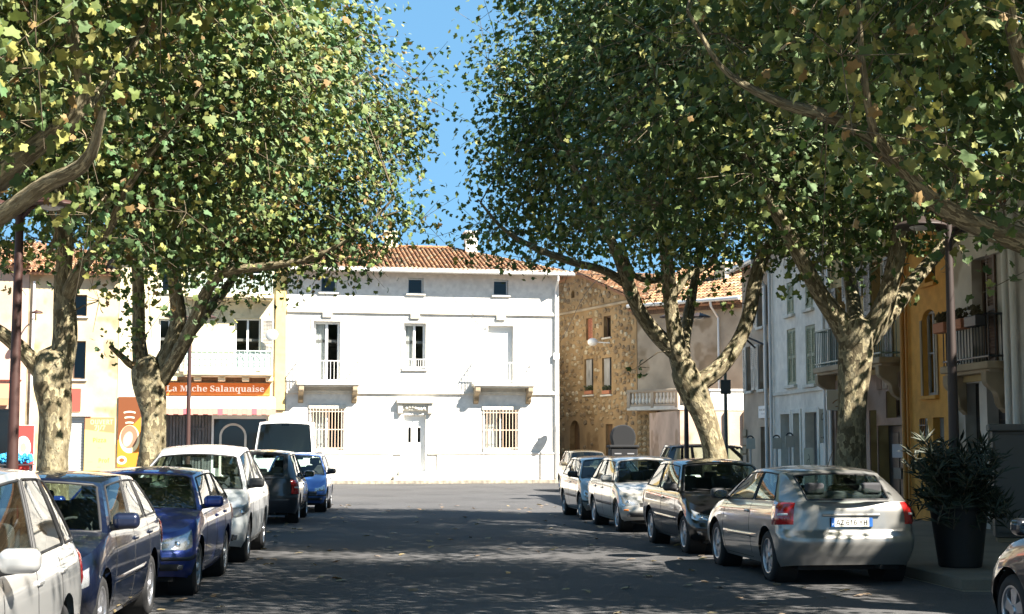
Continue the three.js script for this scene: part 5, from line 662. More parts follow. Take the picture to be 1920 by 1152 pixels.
{
  const p = thing('planter', 'black tapered round planter on right pavement behind silver car', 'planter', 5.74, -19.3, 0, undefined, 0.126);
  mesh('pot', new THREE.LatheGeometry([[0.001, 0.0], [0.25, 0.0], [0.27, 0.03], [0.36, 0.72], [0.39, 0.74], [0.40, 0.8], [0.37, 0.81], [0.34, 0.74], [0.001, 0.72]].map(([a, b]) => new THREE.Vector2(a, b)), 30), std(0.012, 0.012, 0.012, 0.6), p); mesh('soil', new THREE.CylinderGeometry(0.335, 0.335, 0.03, 24).translate(0, 0.735, 0), std(0.05, 0.035, 0.02, 0.95), p);
  const s = thing('oleander_shrub', 'dark leafy shrub with narrow leaves growing in black planter', 'shrub', 5.74, -19.3, 0, undefined, 0.872), R = rngOf(222), st = [], lf = [];
  const one = new THREE.BufferGeometry(); one.setAttribute('position', new THREE.Float32BufferAttribute([0, 0, 0, -0.014, 0.06, 0.01, 0, 0.07, -0.004, 0, 0, 0, 0, 0.07, -0.004, 0.014, 0.06, 0.01, -0.014, 0.06, 0.01, 0, 0.16, 0.02, 0, 0.07, -0.004, 0, 0.07, -0.004, 0, 0.16, 0.02, 0.014, 0.06, 0.01], 3)); one.setAttribute('uv', new THREE.Float32BufferAttribute(new Float32Array(24), 2)); one.computeVertexNormals();
  const M = []; for (let i = 0; i < 90; i++) {
    const a = R() * 6.28, r = 0.25 * Math.sqrt(R()), low = i < 34, h = low ? -0.3 + 0.5 * R() : 0.35 + 0.6 * R(), sp = low ? 0.28 + 0.25 * R() : 0.12 + 0.38 * R(), b = [r * Math.cos(a), -0.02, r * Math.sin(a)], e = [b[0] + sp * Math.cos(a), h, b[2] + sp * Math.sin(a)], m = [lerp(b[0], e[0], 0.4), Math.max(0.16, h * 0.6), lerp(b[2], e[2], 0.4)];
    st.push(plain(rod(b, m, 0.009, 4, 0.007)), plain(rod(m, e, 0.007, 4, 0.004)));
    for (let k = 0; k < 34; k++) { const t = 0.15 + 0.85 * R(), q = t < 0.5 ? V3(...b).lerp(V3(...m), t * 2) : V3(...m).lerp(V3(...e), t * 2 - 1), sc = 0.9 + 0.7 * R(); M.push(new THREE.Matrix4().compose(q, new THREE.Quaternion().setFromEuler(new THREE.Euler(0.4 + R() * 1.1, R() * 6.28, 0, 'YXZ')), V3(sc, sc, sc))); }
  }
  mesh('stem', mergeGeometries(st), MAT.twig, s); const im = new THREE.InstancedMesh(one, phys(0.022, 0.032, 0.013, 0.6, { transmission: 0.2, thickness: 0, side: THREE.DoubleSide }), M.length); M.forEach((m, i) => im.setMatrixAt(i, m)); im.name = 'foliage'; im.userData.kind = 'stuff'; im.castShadow = im.receiveShadow = true; s.add(im);
}
// ---------------------------------------------------------------- cars: x forward, y up, built from side profile and plan curves
const carMats = { tyre: std(0.018, 0.018, 0.019, 0.85), rubber: std(0.02, 0.02, 0.021, 0.6), plastic: std(0.035, 0.035, 0.037, 0.6), under: std(0.012, 0.012, 0.012, 0.9), cloth: std(0.045, 0.045, 0.05, 0.95), dash: std(0.03, 0.03, 0.032, 0.8), chrome: std(0.7, 0.7, 0.72, 0.15, { metalness: 1 }), alloy: std(0.50, 0.50, 0.52, 0.32, { metalness: 0.85 }), hub: std(0.36, 0.37, 0.38, 0.4, { metalness: 0.6 }),
  glass: phys(0.66, 0.76, 0.72, 0.02, { transmission: 1, thickness: 0, ior: 1.5 }), lampGlass: phys(0.92, 0.94, 0.95, 0.04, { transmission: 0.85, thickness: 0 }), red: phys(0.42, 0.012, 0.012, 0.15, { clearcoat: 1 }), redDark: phys(0.28, 0.008, 0.01, 0.15, { clearcoat: 1 }), amber: phys(0.7, 0.2, 0.02, 0.2, { clearcoat: 1 }), clear: phys(0.75, 0.74, 0.72, 0.15, { clearcoat: 1 }), bulbHouse: std(0.55, 0.56, 0.58, 0.12, { metalness: 0.9 }), blackHouse: std(0.05, 0.05, 0.055, 0.3, { metalness: 0.4 }), mirrorGlass: std(0.9, 0.9, 0.92, 0.03, { metalness: 1 }), seam: std(0.015, 0.015, 0.016, 0.8) };
const paintOf = (r, g, b, metal = 0.35) => phys(r, g, b, 0.28, { metalness: metal, clearcoat: 1, clearcoatRoughness: 0.03 });
const lut = (T, h) => { for (let i = 0; i + 1 < T.length; i++) if (h <= T[i + 1][0]) return lerp(T[i][1], T[i + 1][1], smooth(0, 1, (h - T[i][0]) / (T[i + 1][0] - T[i][0])) * 0.5 + 0.5 * (h - T[i][0]) / (T[i + 1][0] - T[i][0])); return T[T.length - 1][1]; };
function gridGeo(nu, nv, fn) { const pos = [], idx = [], uv = []; for (let i = 0; i <= nu; i++) for (let j = 0; j <= nv; j++) { const p = fn(i / nu, j / nv); pos.push(...p); uv.push(i / nu, j / nv); } for (let i = 0; i < nu; i++) for (let j = 0; j < nv; j++) { const a = i * (nv + 1) + j, b = a + nv + 1; idx.push(a, b, a + 1, b, b + 1, a + 1); } const g = new THREE.BufferGeometry(); g.setAttribute('position', new THREE.Float32BufferAttribute(pos, 3)); g.setAttribute('uv', new THREE.Float32BufferAttribute(uv, 2)); g.setIndex(idx); g.computeVertexNormals(); return g; }
const wheelCache = new Map();
function wheelGeos(R, spokes, w) {
  const k = R + '|' + spokes; if (wheelCache.has(k)) return wheelCache.get(k); const r = R * 0.66;
  const tyre = new THREE.LatheGeometry([[r - 0.01, -w / 2 + 0.02], [r + 0.02, -w / 2], [R - 0.035, -w / 2], [R - 0.008, -w / 2 + 0.025], [R, -w / 2 + 0.05], [R, w / 2 - 0.05], [R - 0.008, w / 2 - 0.025], [R - 0.035, w / 2], [r + 0.02, w / 2], [r - 0.01, w / 2 - 0.02]].map(([a, b]) => new THREE.Vector2(a, b)), 36).rotateX(Math.PI / 2);
  const L = [new THREE.LatheGeometry([[r + 0.012, w / 2 - 0.008], [r - 0.004, w / 2 - 0.004], [r - 0.02, w / 2 - 0.02], [r - 0.026, -w / 2 + 0.02]].map(([a, b]) => new THREE.Vector2(a, b)), 32).rotateX(Math.PI / 2), new THREE.CylinderGeometry(0.045, 0.06, 0.04, 16).rotateX(Math.PI / 2).translate(0, 0, w / 2 - 0.022)];
  if (spokes) for (let i = 0; i < spokes; i++) { const s = new THREE.Shape(), a = 0.032 * (9 / (spokes + 4)) * 1.25; s.moveTo(-a * 0.8, 0.03); s.lineTo(a * 0.8, 0.03); s.lineTo(a * 1.35, r - 0.012); s.lineTo(-a * 1.35, r - 0.012); s.closePath(); L.push(new THREE.ExtrudeGeometry(s, { depth: 0.025, bevelEnabled: true, bevelSize: 0.006, bevelThickness: 0.006, bevelSegments: 1 }).rotateX(-0.06).translate(0, 0, w / 2 - 0.045).rotateZ(i / spokes * 6.2832)); }
  else { const s = new THREE.Shape(); s.absarc(0, 0, r - 0.006, 0, 6.2832, false); for (let i = 0; i < 8; i++) { const q = new THREE.Path(), a = i / 8 * 6.2832; q.absellipse(Math.cos(a) * r * 0.74, Math.sin(a) * r * 0.74, 0.034, 0.018, 0, 6.2832, true, a + 1.57); s.holes.push(q); } L.push(new THREE.ExtrudeGeometry(s, { depth: 0.012, bevelEnabled: true, bevelSize: 0.006, bevelThickness: 0.01, bevelSegments: 2 }).translate(0, 0, w / 2 - 0.035)); }
  const drum = new THREE.CylinderGeometry(r - 0.028, r - 0.028, 0.02, 24).rotateX(Math.PI / 2).translate(0, 0, 0.0);
  const out = [plain(tyre), join(L), plain(drum)]; wheelCache.set(k, out); return out;
}
function makeCar(label, category, X, D, heading, o) {
  // heading: direction the nose points to, as an angle from +x towards the camera (y axis turn)
  const g = thing(o.name || 'parked_car', label, category, X, -D, heading, o.group === undefined ? 'cars parked along the street' : o.group, 0.006);
  const { L, W, H, wb, paint } = o, gc = o.gc || 0.2, R = o.R || 0.305, hl = L / 2, hw = W / 2, xw = [o.fx !== undefined ? o.fx : hl - (L - wb) * 0.46, 0]; xw[1] = xw[0] - wb;
  const { xa0, xa1, xc0, xc1, yb, yb2, yn, yt } = o;           // windscreen foot/top, rear glass foot/top, belt front/rear, nose, tail
  const Fl = o.front || [[0, 0.95], [0.2, 0.99], [0.4, 1.0], [0.6, 0.985], [0.85, 0.95], [1, 0.88]], Rl = o.rear || [[0, 0.95], [0.2, 0.985], [0.38, 1.0], [0.6, 0.98], [0.85, 0.965], [1, 0.95]], Wl = o.width || [[0, 0.90], [0.12, 0.955], [0.3, 0.985], [0.55, 1.0], [0.75, 0.992], [0.9, 0.972], [1, 0.93]];
  const rcF = o.rcF || 0.62, rcR = o.rcR || 0.42, ex = 0.56;
  const ytop = x => { if (x >= xa0) { const s = clamp((x - xa0) / (hl * 0.9 - xa0)); return lerp(yb, yn, 0.45 * s + 0.55 * Math.pow(s, 2.4)); } if (x <= xc0) { const s = clamp((xc0 - x) / Math.max(0.05, xc0 + hl)); return lerp(yb2, yt, s); } return lerp(yb2, yb, (x - xc0) / (xa0 - xc0)); };
  const sill = x => gc + 0.05 * smooth(0.75, 1, Math.abs(x) / hl);
  function ring(p, h) {                                          // p 0..1 from the middle of the tail along the side to the middle of the nose
    const xf = hl * lut(Fl, h), xr = -hl * lut(Rl, h), w = hw * lut(Wl, h); let x, z;
    if (p < 0.2) { const a = p / 0.2 * Math.PI / 2; z = w * Math.pow(Math.sin(a), ex); x = xr + rcR * (1 - Math.pow(Math.cos(a), ex)); if (a > 1.5707) { z = w; x = xr + rcR; } }
    else if (p <= 0.8) { x = lerp(xr + rcR, xf - rcF, (p - 0.2) / 0.6); z = w; }
    else { const a = (1 - p) / 0.2 * Math.PI / 2; z = w * Math.pow(Math.max(0, Math.sin(a)), ex); x = xf - rcF * (1 - Math.pow(Math.max(0, Math.cos(a)), ex)); }
    return [x, lerp(sill(x), ytop(x), h), z];
  }
  const pOfX = (x, h = 0.5) => { const xf = hl * lut(Fl, h) - rcF, xr = -hl * lut(Rl, h) + rcR; return 0.2 + 0.6 * (x - xr) / (xf - xr); };
  // --- lower body with wheel arches cut out
  const ps = []; for (let i = 0; i <= 12; i++) ps.push(0.2 * i / 12); for (let i = 1; i <= 62; i++) ps.push(0.2 + 0.6 * i / 62); for (let i = 1; i <= 14; i++) ps.push(0.8 + 0.2 * i / 14);
  const nh = 17, ra = R + (o.archGap || 0.055), half = [], inside = [];
  for (const p of ps) for (let j = 0; j <= nh; j++) {
    const q = ring(p, j / nh); let ins = false;
    for (const c of xw) { const dx = q[0] - c, dy = q[1] - R; if (q[2] > hw * 0.6 && (dy >= 0 ? Math.hypot(dx, dy) < ra : Math.abs(dx) < ra)) { ins = true; if (dy >= 0) { const k = ra / Math.max(1e-3, Math.hypot(dx, dy)); q[0] = c + dx * k; q[1] = R + dy * k; } else q[0] = c + Math.sign(dx || 1) * ra; } }
    half.push(q); inside.push(ins);
  }
  const cols = ps.length, bodyParts = [];
  for (const s of [1, -1]) {
    const pos = [], uv = [], idx = []; half.forEach(q => { pos.push(q[0], q[1], q[2] * s); uv.push(q[0], q[1]); });
    for (let i = 0; i + 1 < cols; i++) for (let j = 0; j < nh; j++) { const a = i * (nh + 1) + j, b = a + nh + 1, v = [a, b, b + 1, a + 1]; if (v.every(k => inside[k])) continue; s > 0 ? idx.push(a, b, b + 1, a, b + 1, a + 1) : idx.push(a, b + 1, b, a, a + 1, b + 1); }
    const b = new THREE.BufferGeometry(); b.setAttribute('position', new THREE.Float32BufferAttribute(pos, 3)); b.setAttribute('uv', new THREE.Float32BufferAttribute(uv, 2)); b.setIndex(idx); b.computeVertexNormals(); bodyParts.push(plain(b));
  }
  const topHalf = x => { const xf = hl * lut(Fl, 1), xr = -hl * lut(Rl, 1), w = hw * lut(Wl, 1); if (x > xf - rcF) { const c = clamp(1 - (xf - x) / rcF), cs = Math.pow(1 - c, 1 / ex); return w * Math.pow(Math.sqrt(Math.max(0, 1 - Math.min(1, Math.pow(1 - (xf - x) / rcF, 2 / ex)))), ex); } if (x < xr + rcR) return w * Math.pow(Math.sqrt(Math.max(0, 1 - Math.min(1, Math.pow(1 - (x - xr) / rcR, 2 / ex)))), ex); return w; };
  const deck = (x0, x1, crown) => gridGeo(22, 16, (a, b) => { const x = lerp(x0, x1, 1 - Math.pow(1 - a, 1.6)), t = b * 2 - 1, w = topHalf(x); const edge = 1 - Math.pow(Math.abs(t), 3); return [x, ytop(x) + crown * edge * Math.min(1, w / hw), t * w]; });
  // --- glasshouse
  const wr = hw * (o.roofW || 0.74), xm = (xa1 + xc1) / 2, yr = x => H - 0.055 - (o.bow || 0.05) * Math.pow((x - xm) / ((xa1 - xc1) / 2), 2), bowF = o.bowF || 0.13, bowR = o.bowR || 0.09, crown = 0.05;
  const side = (u, v) => { const xb = lerp(xc0, xa0, u), xt = lerp(xc1, xa1, u), x = lerp(xb, xt, v + 0.10 * v * (1 - v) * (u < 0.5 ? -1 : 1) * 0), y0 = ytop(xb), y1 = yr(xt), zb = Math.max(topHalf(xb), hw * 0.55) * (1 - 0.0 * u), zt = wr * (1 - 0.07 * Math.pow(2 * u - 1, 2)); return [x + (u > 0.5 ? 1 : -1) * 0.05 * v * (1 - v) * Math.abs(2 * u - 1) * 2, lerp(y0, y1, v), lerp(zb, zt, v * 0.8 + 0.2 * v * v)]; };
  const ws = (t, v) => { const s = side(1, v), k = 1 - t * t; return [s[0] + bowF * k, s[1] + crown * k * v, s[2] * t]; };
  const rs = (t, v) => { const s = side(0, v), k = 1 - t * t; return [s[0] - bowR * k, s[1] + crown * k * v, s[2] * t]; };
  const roof = (u, t) => { const s = side(u, 1), k = 1 - t * t; return [s[0] + lerp(-bowR, bowF, u) * k, s[1] + crown * k, s[2] * t]; };
  const cuts = (list, step) => { const a = [...new Set(list)].sort((x, y) => x - y), out = []; for (let i = 0; i + 1 < a.length; i++) { const n = Math.max(1, Math.ceil((a[i + 1] - a[i]) / step)); for (let k = 0; k < n; k++) out.push(lerp(a[i], a[i + 1], k / n)); } out.push(a[a.length - 1]); return out; };
  // windows: the surface is split in a frame and panes whose corners are rounded in (u, v)
  function panelled(fn, wins, u0, u1, nu, off) {
    const frame = [], panes = wins.map(() => []);
    const us = cuts([u0, u1, ...wins.flatMap(w => [w[0], w[1]])], (u1 - u0) / nu), vs = cuts([0, 1, ...wins.flatMap(w => [w[2], w[3]])], 0.09);
    for (let i = 0; i + 1 < us.length; i++) for (let j = 0; j + 1 < vs.length; j++) { const uc = (us[i] + us[i + 1]) / 2, vc = (vs[j] + vs[j + 1]) / 2, k = wins.findIndex(w => uc > w[0] && uc < w[1] && vc > w[2] && vc < w[3]), q = [[us[i], vs[j]], [us[i + 1], vs[j]], [us[i + 1], vs[j + 1]], [us[i], vs[j + 1]]]; (k < 0 ? frame : panes[k]).push(q); }
    return [frame, panes].map((x, n) => n ? x : x) && { frame, panes };
  }
  const toGeo = (quads, fn) => { const pos = [], uv = [], m = new Map(), idx = []; const id = q => { const k = q[0].toFixed(5) + ',' + q[1].toFixed(5); if (!m.has(k)) { m.set(k, pos.length / 3); pos.push(...fn(q[0], q[1])); uv.push(q[0], q[1]); } return m.get(k); }; for (const q of quads) { const [a, b, c, d] = q.map(id); idx.push(a, b, c, a, c, d); } const b = new THREE.BufferGeometry(); b.setAttribute('position', new THREE.Float32BufferAttribute(pos, 3)); b.setAttribute('uv', new THREE.Float32BufferAttribute(uv, 2)); b.setIndex(idx); b.computeVertexNormals(); return b; };
  const sw = (o.side || [[0.10, 0.42], [0.46, 0.93]]).map(w => [w[0], w[1], 0.05, w[2] || 0.9]), glassM = o.glass || carMats.glass, seams = [];
  const sp = panelled(side, sw, 0, 1, 14), wp = panelled(ws, [[-0.93, 0.93, 0.03, 0.93]], -1, 1, 16), rw = o.rearWin === null ? [] : [o.rearWin || [-0.86, 0.86, 0.1, 0.9]], rp = panelled(rs, rw, -1, 1, 14);
  const flipZ = f => (a, b) => { const p = f(a, b); return [p[0], p[1], -p[2]]; };
  bodyParts.push(plain(toGeo(sp.frame, side)), plain(toGeo(sp.frame, flipZ(side))), plain(toGeo(wp.frame, ws)), plain(toGeo(rp.frame, rs)), plain(gridGeo(16, 12, (a, b) => roof(a, b * 2 - 1))));
  mesh('body', join(bodyParts), paint, g);
  mesh('bonnet', plain(deck(xa0 - 0.02, hl * lut(Fl, 1), 0.045)), paint, g);
  if (xc0 + hl > 0.12) mesh('boot_lid', plain(deck(-hl * lut(Rl, 1), xc0 + 0.02, 0.02).scale(1, 1, 1)), paint, g);
  const pane = (name, quads, fn) => { const m = mesh(name, plain(toGeo(quads, fn)), glassM, g); return m; };
  sp.panes.forEach(q => { pane('side_window', q, side); pane('side_window', q, flipZ(side)); });
  pane('windscreen', wp.panes[0], ws); if (rw.length) pane('rear_window', rp.panes[0], rs);
  // black rubber round the panes and along the belt
  const edge = (fn, w, r = 0.011) => { const P = []; const n = 10; for (let i = 0; i < n; i++) P.push(fn(lerp(w[0], w[1], i / n), w[2])); for (let i = 0; i < n; i++) P.push(fn(w[1], lerp(w[2], w[3], i / n))); for (let i = 0; i < n; i++) P.push(fn(lerp(w[1], w[0], i / n), w[3])); for (let i = 0; i < n; i++) P.push(fn(w[0], lerp(w[3], w[2], i / n))); return new THREE.TubeGeometry(new THREE.CatmullRomCurve3(P.map(p => V3(...p)), true), 64, r, 4, true); };
  const rub = []; for (const w of sw) rub.push(edge(side, w), edge(flipZ(side), w)); rub.push(edge(ws, [-0.93, 0.93, 0.03, 0.93], 0.014)); if (rw.length) rub.push(edge(rs, rw[0], 0.014));
  mesh('window_seal', join(rub), carMats.rubber, g);
  // --- patches on the lower body
  const nrm = (p, h) => { const e = 0.004, a = V3(...ring(clamp(p + e, 0, 1), h)).sub(V3(...ring(clamp(p - e, 0, 1), h))), b = V3(...ring(p, Math.min(1, h + 0.02))).sub(V3(...ring(p, Math.max(0, h - 0.02)))); const n = a.cross(b).normalize(); const q = ring(p, h); if (n.x * q[0] / hl * 1.5 + n.z * q[2] / hw < 0) n.negate(); return n; };
  const patch = (p0, p1, h0, h1, off, s, nu = 10, nv = 4, skew = 0) => plain(gridGeo(nu, nv, (a, b) => { const p = lerp(p0, p1, a), h = lerp(h0, h1, b) + skew * (a - 0.5), bulge = off * Math.min(1, 5 * Math.min(a, 1 - a) + 0.15) * Math.min(1, 5 * Math.min(b, 1 - b) + 0.15), q = ring(p, clamp(h)), n = nrm(p, clamp(h)); return [q[0] + n.x * bulge, q[1] + n.y * bulge, (q[2] + n.z * bulge) * s]; }));
  const both = (name, mat, ...a) => { for (const s of [1, -1]) mesh(name, patch(...a.slice(0, 5), s, ...a.slice(5)), mat, g); };
  const hlp = o.headlight || [0.862, 0.94, 0.7, 0.89]; for (const s of [1, -1]) { const h = mesh('headlight', patch(hlp[0], hlp[1], hlp[2], hlp[3], 0.010, s, 10, 5, hlp[4] || 0), o.darkLamps ? carMats.blackHouse : carMats.bulbHouse, g); mesh('lens', patch(hlp[0] - 0.003, hlp[1] + 0.003, hlp[2] - 0.01, hlp[3] + 0.01, 0.022, s, 10, 5, hlp[4] || 0), carMats.lampGlass, h); const pm = (hlp[0] + hlp[1]) / 2 + 0.008, c = ring(pm, (hlp[2] + hlp[3]) / 2), n = nrm(pm, (hlp[2] + hlp[3]) / 2); mesh('bulb', new THREE.SphereGeometry(0.045, 12, 8).scale(0.5, 1, 1).translate(c[0] + n.x * 0.004, c[1], (c[2] + n.z * 0.004) * s), carMats.chrome, h); }
  const tl = o.tail || [0.11, 0.185, 0.6, 0.94]; for (const s of [1, -1]) { const h = mesh('tail_light', patch(tl[0], tl[1], tl[2], tl[3], 0.016, s, 10, 6), carMats.red, g); mesh('reversing_lens', patch(tl[0] + 0.012, tl[0] + (tl[1] - tl[0]) * 0.72, lerp(tl[2], tl[3], 0.36), lerp(tl[2], tl[3], 0.56), 0.02, s, 6, 3), carMats.clear, h); }
  const lower = o.trim === 'paint' ? paint : carMats.plastic;
  const gr = o.grille || [0.952, 0.999, 0.6, 0.78]; mesh('grille', join([patch(gr[0], gr[1], gr[2], gr[3], 0.006, 1), patch(gr[0], gr[1], gr[2], gr[3], 0.006, -1)]), carMats.plastic, g);
  mesh('lower_intake', join([patch(0.9, 0.999, 0.14, 0.32, 0.006, 1), patch(0.9, 0.999, 0.14, 0.32, 0.006, -1)]), carMats.plastic, g);
  both('fog_light', carMats.bulbHouse, 0.885, 0.905, 0.17, 0.3, 0.01, 5, 3); if (o.indicator) both('indicator', carMats.amber, 0.868, 0.9, 0.42, 0.5, 0.012, 5, 3);
  if (o.bumperStrip) { mesh('bumper_strip', join([1, -1].map(s => patch(0.83, 1, 0.40, 0.5, 0.02, s))), carMats.plastic, g); mesh('bumper_strip', join([1, -1].map(s => patch(0, 0.17, 0.40, 0.5, 0.02, s))), carMats.plastic, g); }
  if (o.sideStrip) both('side_moulding', o.sideStrip === 1 ? carMats.plastic : paint, pOfX(xw[1] + ra + 0.06), pOfX(xw[0] - ra - 0.06), 0.40, 0.47, 0.016, 16, 3);
  for (const s of [1, -1]) {
    const L2 = []; for (const x of o.doors || [0.85, -0.25]) { const p = pOfX(x); L2.push(patch(p - 0.0016, p + 0.0016, 0.06, 0.995, 0.003, s, 2, 14)); }
    L2.push(patch(pOfX((o.doors || [0.85, -0.25])[0]), pOfX((o.doors || [0.85, -0.25]).slice(-1)[0]), 0.055, 0.065, 0.003, s, 10, 2)); mesh('door_gap', join(L2), carMats.seam, g);
    for (const x of (o.handles || [-0.1])) { const q = ring(pOfX(x), 0.83); mesh('door_handle', rb(q[0] - 0.09, q[0] + 0.09, q[1] - 0.018, q[1] + 0.018, q[2] * s - 0.02, q[2] * s + 0.022, 0.014, 2), o.handleMat || paint, g); }
    const mb = side(0.95, 0.06), mz = mb[2] + 0.13, mm = group('door_mirror', g); mesh('shell', rb(-0.075, 0.075, -0.07, 0.07, -0.115, 0.115, 0.055, 4).rotateY(-0.15 * s).translate(mb[0] - 0.02, mb[1] + 0.065, mz * s), o.mirrorMat || paint, mm); mesh('stalk', rod([mb[0] - 0.01, mb[1], (mb[2] - 0.03) * s], [mb[0] - 0.01, mb[1] + 0.03, mz * s], 0.028, 8, 0.035), carMats.plastic, mm); mesh('mirror_glass', new THREE.CircleGeometry(1, 18).scale(0.095, 0.055, 1).rotateY(-Math.PI / 2 - 0.15 * s).translate(mb[0] - 0.099, mb[1] + 0.06, mz * s), carMats.mirrorGlass, mm);
  }
  // wheel housings, floor
  const un = [bx(-hl * 0.9, hl * 0.9, gc - 0.02, gc + 0.06, -hw * 0.72, hw * 0.72)];
  for (const c of xw) for (const s of [1, -1]) { un.push(new THREE.CylinderGeometry(ra + 0.004, ra + 0.004, 0.26, 24, 1, true).rotateX(Math.PI / 2).translate(c, R, s * (hw * 0.96 - 0.15)), new THREE.CircleGeometry(ra + 0.003, 24).translate(c, R, s * (hw * 0.96 - 0.28))); }
  un.push(new THREE.CylinderGeometry(0.03, 0.03, 0.2, 10).rotateZ(Math.PI / 2).translate(-hl + 0.12, gc + 0.02, 0.35)); mesh('underbody', join(un), carMats.under, g);
  const [tg, rg, dg] = wheelGeos(R, o.spokes === undefined ? 5 : o.spokes, 0.2);
  for (const c of xw) for (const s of [1, -1]) { const w = group('wheel', g); w.position.set(c, R - 0.004, s * (hw - 0.125)); if (s < 0) w.rotation.y = Math.PI; mesh('tyre', tg, carMats.tyre, w); mesh('rim', rg, o.spokes === 0 ? carMats.hub : carMats.alloy, w); mesh('brake_drum', dg, carMats.under, w); }
  // interior
  const seatX = xa1 - 0.55 + (o.seatShift || 0), sy = gc + 0.28; for (const z of [-0.36, 0.36]) { const s = mesh('seat', join([rb(seatX - 0.25, seatX + 0.27, sy, sy + 0.16, z - 0.24, z + 0.24, 0.05), rb(-0.07, 0.07, 0, 0.6, -0.23, 0.23, 0.05).rotateZ(0.25).translate(seatX - 0.24, sy + 0.1, z)]), carMats.cloth, g); mesh('headrest', rb(seatX - 0.46, seatX - 0.36, sy + 0.70, sy + 0.88, z - 0.13, z + 0.13, 0.04), carMats.cloth, s); }
  if (!o.van) { const bxs = Math.max(xc0 + 0.45, seatX - 1.25); mesh('rear_bench', join([rb(bxs - 0.1, bxs + 0.45, sy, sy + 0.15, -0.6, 0.6, 0.05), rb(-0.07, 0.07, 0, 0.55, -0.6, 0.6, 0.05).rotateZ(0.25).translate(bxs - 0.1, sy + 0.1, 0), ...[-0.36, 0.36].map(z => rb(bxs - 0.31, bxs - 0.22, sy + 0.6, sy + 0.74, z - 0.12, z + 0.12, 0.035))]), carMats.cloth, g); }
  mesh('dashboard', rb(xa0 - 0.5, xa0 - 0.02, yb - 0.3, yb - 0.015, -hw * 0.8, hw * 0.8, 0.06), carMats.dash, g);
  mesh('steering_wheel', new THREE.TorusGeometry(0.18, 0.016, 8, 24).rotateY(Math.PI / 2).rotateZ(0.4).translate(xa0 - 0.62, yb - 0.07, -0.36), carMats.dash, g);
  mesh('rear_view_mirror', rb(xa1 + 0.05, xa1 + 0.09, H - 0.2, H - 0.13, -0.12, 0.12, 0.015), carMats.dash, g);
  for (const z of [-0.45, 0.15]) { const a = ws(z, 0.035), b = ws(clamp(z + 0.62, -0.9, 0.9), 0.09); mesh('wiper', rod([a[0] + 0.015, a[1] + 0.012, a[2]], [b[0] + 0.012, b[1] + 0.02, b[2]], 0.008, 5), carMats.rubber, g); }
  if (o.antenna) mesh('antenna', rod([xc1 + 0.15, H - 0.02, 0], [xc1 - 0.05, H + 0.16, 0], 0.006, 5), carMats.rubber, g);
  if (o.roofRails) for (const s of [1, -1]) mesh('roof_rail', rod([xa1 - 0.25, H - 0.0, s * wr * 0.93], [xc1 + 0.15, H - 0.01, s * wr * 0.93], 0.018, 8), carMats.plastic, g);
  if (o.plate) {
    const py = o.plateY || 0.72, q = ring(0.0, (py - gc) / (ytop(-hl) - gc)), t = canvasTex(520, 112, (c, w, h) => { c.fillStyle = '#ece9e0'; c.fillRect(0, 0, w, h); c.fillStyle = '#2a63b0'; c.fillRect(0, 0, 44, h); c.fillRect(w - 44, 0, 44, h); c.fillStyle = '#e8edf4'; c.font = 'bold 40px sans-serif'; c.textAlign = 'center'; c.fillText('F', 22, 96); c.fillStyle = '#17181a'; c.font = 'bold 92px sans-serif'; c.textBaseline = 'middle'; c.fillText(o.plate, w / 2, h * 0.54, 400); });
    const pb = mesh('number_plate', rb(q[0] - 0.028, q[0] - 0.008, py - 0.056, py + 0.056, -0.262, 0.262, 0.006, 1), carMats.rubber, g); mesh('print', new THREE.PlaneGeometry(0.516, 0.106).rotateY(-Math.PI / 2).translate(q[0] - 0.031, py, 0), new THREE.MeshStandardMaterial({ map: t, roughness: 0.45 }), pb);
    mesh('plate_recess', join([rb(q[0] - 0.02, q[0] + 0.03, py + 0.068, py + 0.1, -0.36, 0.36, 0.01, 1)]), paint, g);
  }
  return g;
}
const HATCH = { L: 4.05, W: 1.71, H: 1.44, wb: 2.5, xa0: 0.98, xa1: 0.28, xc0: -1.82, xc1: -1.42, yb: 0.93, yb2: 0.98, yn: 0.66, yt: 0.95 };
const sideSlope = (k, away) => away ? Math.PI / 2 + k : -Math.PI / 2 + k;     // nose away from / towards the camera
// left row, nearest first
makeCar('silver car cut by the left edge, its big silver door mirror in front', 'car', -3.74, 9.05, sideSlope(0.12, false), { ...HATCH, H: 1.56, L: 4.15, xc0: -1.95, xc1: -1.45, paint: paintOf(0.46, 0.46, 0.45), side: [[0.07, 0.2], [0.23, 0.55], [0.58, 0.94]], handles: [-0.2, -1.05], doors: [0.85, -0.15, -1.0], sideStrip: 2 });
makeCar('very dark blue car facing us, second on left', 'car', -4.32, 13.75, sideSlope(0.08, false), { ...HATCH, paint: paintOf(0.003, 0.006, 0.02, 0.1), side: [[0.08, 0.3], [0.33, 0.6], [0.63, 0.94]], handles: [-0.15, -1.0], doors: [0.85, -0.1, -0.95], sideStrip: 2, mirrorMat: paintOf(0.01, 0.015, 0.04) });
makeCar('bright blue hatchback facing us with large clear headlight', 'car', -4.48, 18.4, sideSlope(0.07, false), { ...HATCH, H: 1.42, paint: paintOf(0.018, 0.045, 0.24), headlight: [0.855, 0.955, 0.68, 0.93], side: [[0.08, 0.32], [0.35, 0.6], [0.63, 0.94]], bumperStrip: 1, handles: [-0.15, -1.0], doors: [0.85, -0.1, -0.95], spokes: 0 });
